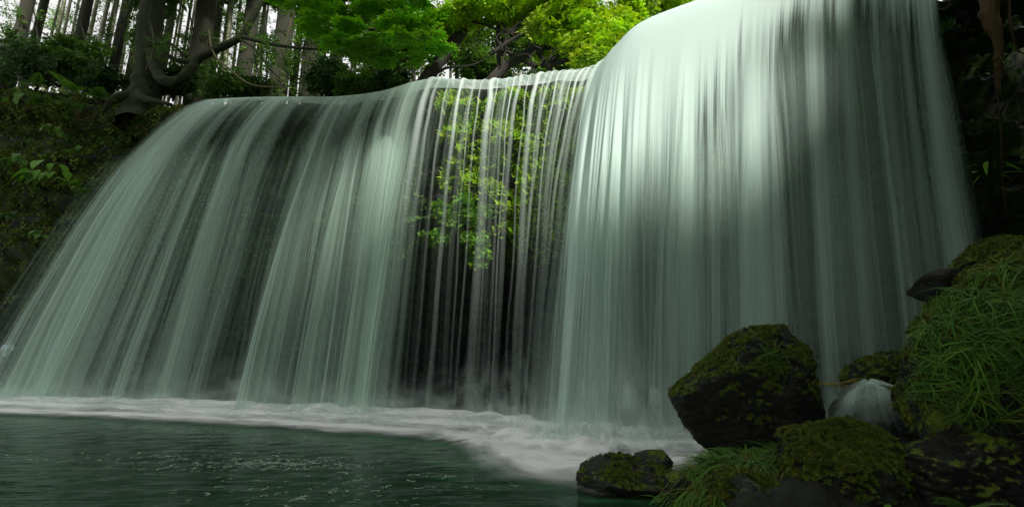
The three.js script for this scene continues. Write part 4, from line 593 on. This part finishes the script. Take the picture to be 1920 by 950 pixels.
// splash over the knob
{
  const t = thing('splash', 'fan of white water splashing over the rock knob between the boulders', 'splash', [7.15, 1.6, -10.0]);
  const tex = (s) => texture(256, 128, (i, j) => { const u = (i + 0.5) / 256, v = (j + 0.5) / 128, n = 0.5 + 0.5 * (0.55 * n2(u * 6 + s, v * 1.2) + 0.45 * n2(u * 26 + s, v * 0.8)), w = fbm2(u * 4 + s, v * 3, 3); return clamp((1 - Math.exp(-1.7 * n * n * (1 + w))) * sstep(0, 0.3, u) * sstep(1, 0.7, u) * sstep(0, 0.1, v) * Math.pow(1 - v, 0.8), 0, 1); }, false, THREE.ClampToEdgeWrapping);
  [[1.35, 1, 1], [1.0, 2, 0.8], [0.8, 3, 1.15], [1.2, 4, 0.6], [0.6, 5, 0.9]].forEach(([k, s, up]) => part('water_fan', grid(40, 24, (u, v) => { const a = lerp(-1.6, 1.5, u), R = v * 1.3; return [V(Math.sin(a) * R * k + 0.04 * n2(s, v * 2), 0.22 * up + 0.34 * up * R * Math.cos(a * 0.7) - 0.85 * R * R * (0.7 + 0.3 * Math.abs(a)) + 0.06 * n2(u * 5, s), Math.cos(a) * R * 0.5 * k + 0.1), u, v]; }), waterMat(0.72, 0.9, 0.82, tex(s * 3)), t));
  shade(t);
  const straw = thing('fallen_stems', 'yellow fallen stems caught between the pointed boulder and the misty boulder', 'stems', [6.6, 1.85, -10.6]);
  const ym = new THREE.MeshStandardMaterial({ color: new THREE.Color().setRGB(0.3, 0.26, 0.05), roughness: 0.9 });
  [[-0.75, 0.12, 0.9, -0.1], [-0.6, 0.02, 1.0, 0.0], [-0.5, -0.06, 0.95, 0.06], [-0.8, 0.2, 0.7, -0.16]].forEach(([x0, y0, x1, y1], i) => part('stem', tube([V(x0, y0, 0), V((x0 + x1) / 2, (y0 + y1) / 2 - 0.06, 0.05 * i), V(x1, y1, 0)], [0.015, 0.013, 0.008], 5, 0, 4, i), ym, straw)); shade(straw);
}

// ---------------------------------------------------------------- visitors on the path behind the falls
const capDist = (p, [a, b, ra, rb]) => { const bx = b[0] - a[0], by = b[1] - a[1], bz = b[2] - a[2], px = p[0] - a[0], py = p[1] - a[1], pz = p[2] - a[2], t = clamp((px * bx + py * by + pz * bz) / (bx * bx + by * by + bz * bz + 1e-9), 0, 1); return Math.hypot(px - bx * t, py - by * t, pz - bz * t) - (ra + (rb - ra) * t); };
const smin = (a, b, k) => { const h = Math.max(k - Math.abs(a - b), 0) / k; return Math.min(a, b) - h * h * k * 0.25; };
const capsSDF = (caps, k) => (p) => { let d = 9; for (const c of caps) d = smin(d, capDist(p, c), k); return d; };
function sdfMesh(fn, c, half, res) {
  const mc = new MarchingCubes(res, undefined, false, false, 200000), p = [0, 0, 0], hs = res / 2;
  for (let z = 0; z < res; z++) for (let y = 0; y < res; y++) for (let x = 0; x < res; x++) { p[0] = c[0] + (x - hs) / hs * half; p[1] = c[1] + (y - hs) / hs * half; p[2] = c[2] + (z - hs) / hs * half; mc.field[(z * res + y) * res + x] = -fn(p); }
  mc.isolation = 0; mc.update();
  const P = mc.positionArray.slice(0, mc.count * 3), g = new THREE.BufferGeometry();
  for (let i = 0; i < mc.count; i++) for (let k = 0; k < 3; k++) P[i * 3 + k] = c[k] + P[i * 3 + k] * half;
  g.setAttribute('position', new THREE.BufferAttribute(P, 3)); const m = mergeVertices(g, 1e-4); m.computeVertexNormals(); return m;
}
const headGeo = (() => { // chin at the origin, face towards +z
  const base = capsSDF([[[0, 0.15, -0.01], [0, 0.135, 0.0], 0.088, 0.085], [[0, 0.05, 0.035], [0, 0.1, 0.01], 0.05, 0.075], [[0, 0.02, 0.055], [0, 0.05, 0.045], 0.024, 0.04], [[0, -0.08, -0.02], [0, 0.03, -0.005], 0.055, 0.05]], 0.05);
  const add = capsSDF([[[0, 0.115, 0.085], [0, 0.075, 0.108], 0.009, 0.015], [[-0.03, 0.128, 0.078], [0.03, 0.128, 0.078], 0.012, 0.012], [[-0.018, 0.043, 0.085], [0.018, 0.043, 0.085], 0.009, 0.009], [[0.083, 0.125, -0.012], [0.087, 0.085, -0.005], 0.016, 0.011], [[-0.083, 0.125, -0.012], [-0.087, 0.085, -0.005], 0.016, 0.011]], 0.008);
  const eye = (p) => Math.min(Math.hypot(p[0] - 0.032, p[1] - 0.108, p[2] - 0.092), Math.hypot(p[0] + 0.032, p[1] - 0.108, p[2] - 0.092)) - 0.016;
  return sdfMesh((p) => Math.max(smin(base(p), add(p), 0.014), -eye(p)), [0, 0.08, 0], 0.19, 72);
})();
const hairGeo = (long) => sdfMesh((p) => { const skull = Math.hypot(p[0] / 0.098, (p[1] - 0.145) / 0.105, (p[2] + 0.012) / 0.108) - 1, d = skull * 0.1, back = long ? capDist(p, [[0, 0.12, -0.05], [0, -0.06, -0.07], 0.075, 0.05]) : capDist(p, [[0, 0.12, -0.04], [0, 0.05, -0.055], 0.075, 0.05]), face = capDist(p, [[0, 0.03, 0.12], [0, 0.135, 0.13], 0.075, 0.065]); return Math.max(smin(d, back, 0.03), -face) + 0.004 * n3(p[0] * 40, p[1] * 40, p[2] * 40); }, [0, 0.08, -0.01], 0.2, 60);
const handGeo = (() => { // palm from the wrist at the origin down -y, thumb towards +z
  const fingers = [[-0.028, 0.078], [-0.01, 0.088], [0.009, 0.083], [0.027, 0.066]].flatMap(([z, L], i) => { const y0 = -0.088 + (i === 3 ? 0.008 : 0), z0 = -z; return [[[0, y0 + 0.02, z0], [-0.006, y0 - L * 0.42, z0 * 1.15], 0.0095, 0.0088], [[-0.006, y0 - L * 0.42, z0 * 1.15], [-0.022, y0 - L * 0.76, z0 * 1.15], 0.0088, 0.008], [[-0.022, y0 - L * 0.76, z0 * 1.15], [-0.04, y0 - L * 0.92, z0 * 1.1], 0.008, 0.007]]; });
  return sdfMesh(capsSDF([[[0, 0.02, 0], [0, -0.02, 0], 0.026, 0.026], [[0, -0.03, 0.016], [0, -0.085, 0.024], 0.018, 0.015], [[0, -0.03, -0.012], [0, -0.08, -0.022], 0.018, 0.014], [[0, -0.03, 0], [0, -0.085, 0], 0.02, 0.016], [[-0.004, -0.03, 0.022], [-0.014, -0.065, 0.05], 0.014, 0.011], [[-0.014, -0.065, 0.05], [-0.024, -0.095, 0.056], 0.0105, 0.008], ...fingers], 0.006), [-0.01, -0.075, 0.005], 0.12, 72);
})();
function personGeos(J, long) { // J: joints in metres, figure facing +z, feet on y = 0
  const mid = (a, b, t) => a.map((v, i) => lerp(v, b[i], t));
  const arm = (s) => [[J['sh' + s], J['el' + s], 0.05, 0.039], [J['el' + s], J['wr' + s], 0.038, 0.027]], leg = (s) => [[J['hip' + s], J['kn' + s], 0.085, 0.058], [J['kn' + s], J['an' + s], 0.056, 0.038]], foot = (s) => [[J['an' + s], [J['an' + s][0], 0.035, J['an' + s][2] + 0.02], 0.038, 0.036], [[J['an' + s][0], 0.035, J['an' + s][2] - 0.03], [J['an' + s][0], 0.025, J['an' + s][2] + 0.15], 0.036, 0.026]];
  const torso = [[J.pelvis, J.waist, 0.135, 0.12], [J.waist, J.chest, 0.12, 0.14], [J.chest, J.neck, 0.13, 0.05], [mid(J.shL, J.chest, 0.1), mid(J.shR, J.chest, 0.1), 0.06, 0.06], [J.hipL, J.hipR, 0.1, 0.1]];
  const caps = [...torso, ...arm('L'), ...arm('R'), ...leg('L'), ...leg('R'), ...foot('L'), ...foot('R'), [J.neck, J.head, 0.055, 0.05]];
  const body = sdfMesh(capsSDF(caps, 0.05), [0, 0.85, 0.1], 0.92, 104), parts = [body];
  const tilt = new THREE.Matrix4().makeRotationFromEuler(new THREE.Euler(J.nod ?? 0, J.turn ?? 0, 0, 'YXZ')).setPosition(...J.head); parts.push(headGeo.clone().applyMatrix4(tilt));
  for (const s of ['L', 'R']) { const d = V(...J['wr' + s]).sub(V(...J['el' + s])).normalize(), q = new THREE.Quaternion().setFromUnitVectors(V(0, -1, 0), d), m = new THREE.Matrix4().compose(V(...J['wr' + s]), q, V(s === 'L' ? 1 : -1, 1, 1)); const h = handGeo.clone().applyMatrix4(m); if (s === 'R') h.setIndex([...h.index.array].reverse()); h.computeVertexNormals(); parts.push(h); }
  const grow = (cs, g) => cs.map(([a, b, r1, r2]) => [a, b, r1 + g, r2 + g]);
  const hem = [[J.pelvis[0], J.pelvis[1] - 0.06, J.pelvis[2]], J.waist, 0.165, 0.14];
  const sleeve = (s) => [J['sh' + s], mid(J['sh' + s], J['el' + s], 0.75), 0.068, 0.066];
  const shirtF = capsSDF([...grow(torso.slice(0, 2), 0.022), [J.chest, mid(J.chest, J.neck, 0.7), 0.152, 0.08], ...grow(torso.slice(3, 4), 0.016), hem, sleeve('L'), sleeve('R')], 0.05), cutY = J.pelvis[1] - 0.13;
  const wr = (p) => 0.006 * n3(p[0] * 9, p[1] * 5, p[2] * 9);
  const shirt = sdfMesh((p) => Math.max(shirtF(p) + wr(p), cutY - p[1]), [0, 1.15, 0.05], 0.48, 76);
  const trouF = capsSDF([...leg('L'), ...leg('R')].map(([a, b, r1, r2]) => [a, b, r1 + 0.022, r2 + 0.026]).concat([[J.hipL, J.hipR, 0.125, 0.125]]), 0.04), trousers = sdfMesh((p) => Math.max(trouF(p) + wr(p), 0.09 - p[1]), [0, 0.5, 0.0], 0.55, 76);
  const shoes = sdfMesh((p) => Math.max(capsSDF(grow([...foot('L'), ...foot('R')], 0.01), 0.02)(p), p[1] - 0.11, -p[1]), [0, 0.1, 0.05], 0.3, 64);
  return { body: mergeGeometries(parts.map((g) => { const q = g.clone(); for (const n of Object.keys(q.attributes)) if (n !== 'position' && n !== 'normal') q.deleteAttribute(n); return q; })), hair: hairGeo(long).applyMatrix4(tilt), shirt, trousers, shoes };
}
const stand = { pelvis: [0, 0.93, 0], waist: [0, 1.06, 0.01], chest: [0, 1.27, 0.01], neck: [0, 1.42, 0], head: [0, 1.47, 0.02], shL: [0.17, 1.36, 0], shR: [-0.17, 1.36, 0], hipL: [0.085, 0.9, 0], hipR: [-0.085, 0.9, 0], knL: [0.1, 0.49, 0.02], knR: [-0.1, 0.49, 0.03], anL: [0.11, 0.08, -0.02], anR: [-0.11, 0.08, 0.0] };
const POSE = {
  reaching: personGeos({ ...stand, elL: [0.25, 1.13, 0.06], wrL: [0.16, 1.06, 0.29], elR: [-0.24, 1.12, 0.05], wrR: [-0.1, 1.1, 0.29], nod: 0.25 }, false),
  relaxed: personGeos({ ...stand, head: [0, 1.465, 0.05], elL: [0.24, 1.08, 0.0], wrL: [0.25, 0.83, 0.08], elR: [-0.24, 1.08, 0.0], wrR: [-0.25, 0.83, 0.08], nod: 0.45 }, true),
};
const cloth = (r, g, b) => new THREE.MeshStandardMaterial({ color: new THREE.Color().setRGB(r, g, b), roughness: 0.95 });
const skin = new THREE.MeshPhysicalMaterial({ color: new THREE.Color().setRGB(0.5, 0.3, 0.2), roughness: 0.6 }), hairM = cloth(0.02, 0.016, 0.012), shoeM = cloth(0.04, 0.04, 0.045);
[
  ['reaching', 'person in a pale blue shirt with both hands held forward behind the right curtain', [3.42, -0.02, -14.5], Math.PI / 2 - 0.3, [0.55, 0.7, 0.88], [0.05, 0.06, 0.09]],
  ['relaxed', 'person in a long cream shirt with arms hanging and head bowed behind the right curtain', [4.22, 0.0, -14.5], -Math.PI / 2 + 0.3, [0.8, 0.82, 0.7], [0.06, 0.07, 0.08]],
  ['relaxed', 'person in a blue shirt behind the leftmost stream of the left curtain', [-25.0, 1.5, -26.4], 0.9, [0.4, 0.55, 0.78], [0.06, 0.06, 0.07]],
  ['reaching', 'person in a grey-blue shirt at the left edge behind the falls', [-26.9, 1.5, -25.8], 0.4, [0.5, 0.6, 0.72], [0.05, 0.05, 0.06]],
].forEach(([pose, label, pos, turn, shirtC, trouC]) => {
  const t = thing('person', label, 'person', pos, 'visitors behind the falls'), G = POSE[pose]; t.rotation.y = turn;
  part('body', G.body, skin, t); part('hair', G.hair, hairM, t); part('shirt', G.shirt, cloth(...shirtC), t); part('trousers', G.trousers, cloth(...trouC), t); part('shoes', G.shoes, shoeM, t); shade(t);
});

// ---------------------------------------------------------------- foam flecks drifting on the pool
{
  const fleck = (() => { const P = [], I = []; const n = 7; for (let i = 0; i <= n; i++) { const a = i / n * 3.6, w = 0.018 * Math.sin(Math.PI * (0.1 + 0.8 * i / n)); for (const s of [-1, 1]) P.push(Math.cos(a) * (0.06 + s * w), 0.006, Math.sin(a) * (0.06 + s * w)); } for (let i = 0; i < n; i++) { const a = i * 2; I.push(a, a + 2, a + 1, a + 1, a + 2, a + 3); } const g = new THREE.BufferGeometry(); g.setAttribute('position', new THREE.Float32BufferAttribute(P, 3)); g.setIndex(I); g.computeVertexNormals(); return g; })();
  const r = rng(88), N = 520, o = new THREE.InstancedMesh(fleck, new THREE.MeshStandardMaterial({ color: new THREE.Color().setRGB(0.26, 0.34, 0.27), roughness: 0.8 }), N), m = new THREE.Matrix4(), q = new THREE.Quaternion(); o.name = 'foam_flecks'; o.userData = { kind: 'stuff', label: 'small curled white foam flecks drifting on the dark pool', category: 'foam' };
  for (let i = 0; i < N; i++) { const f = r(); let x, z; if (f < 0.6) { x = -5.2 + (r() + r() - 1) * 2.6; z = -11.4 + (r() + r() - 1) * 0.7 - (x + 5.2) * 0.05; } else if (f < 0.8) { x = -8 + (r() + r() - 1) * 5; z = -11.9 + (r() + r() - 1) * 1.4; } else { x = -3 + (r() + r() - 1) * 3.5; z = -9.4 + (r() + r() - 1) * 1.2; } const s = 0.3 + 1.0 * r() * r(); q.setFromAxisAngle(V(0, 1, 0), r() * 6.28); o.setMatrixAt(i, m.compose(V(x, 0.03 * fbm2(x * 0.8, z * 1.8, 3) + 0.004, z), q, V(s * (1 + r()), 1, s))); }
  scene.add(o); shade(o);
}

renderer.render(scene, camera);
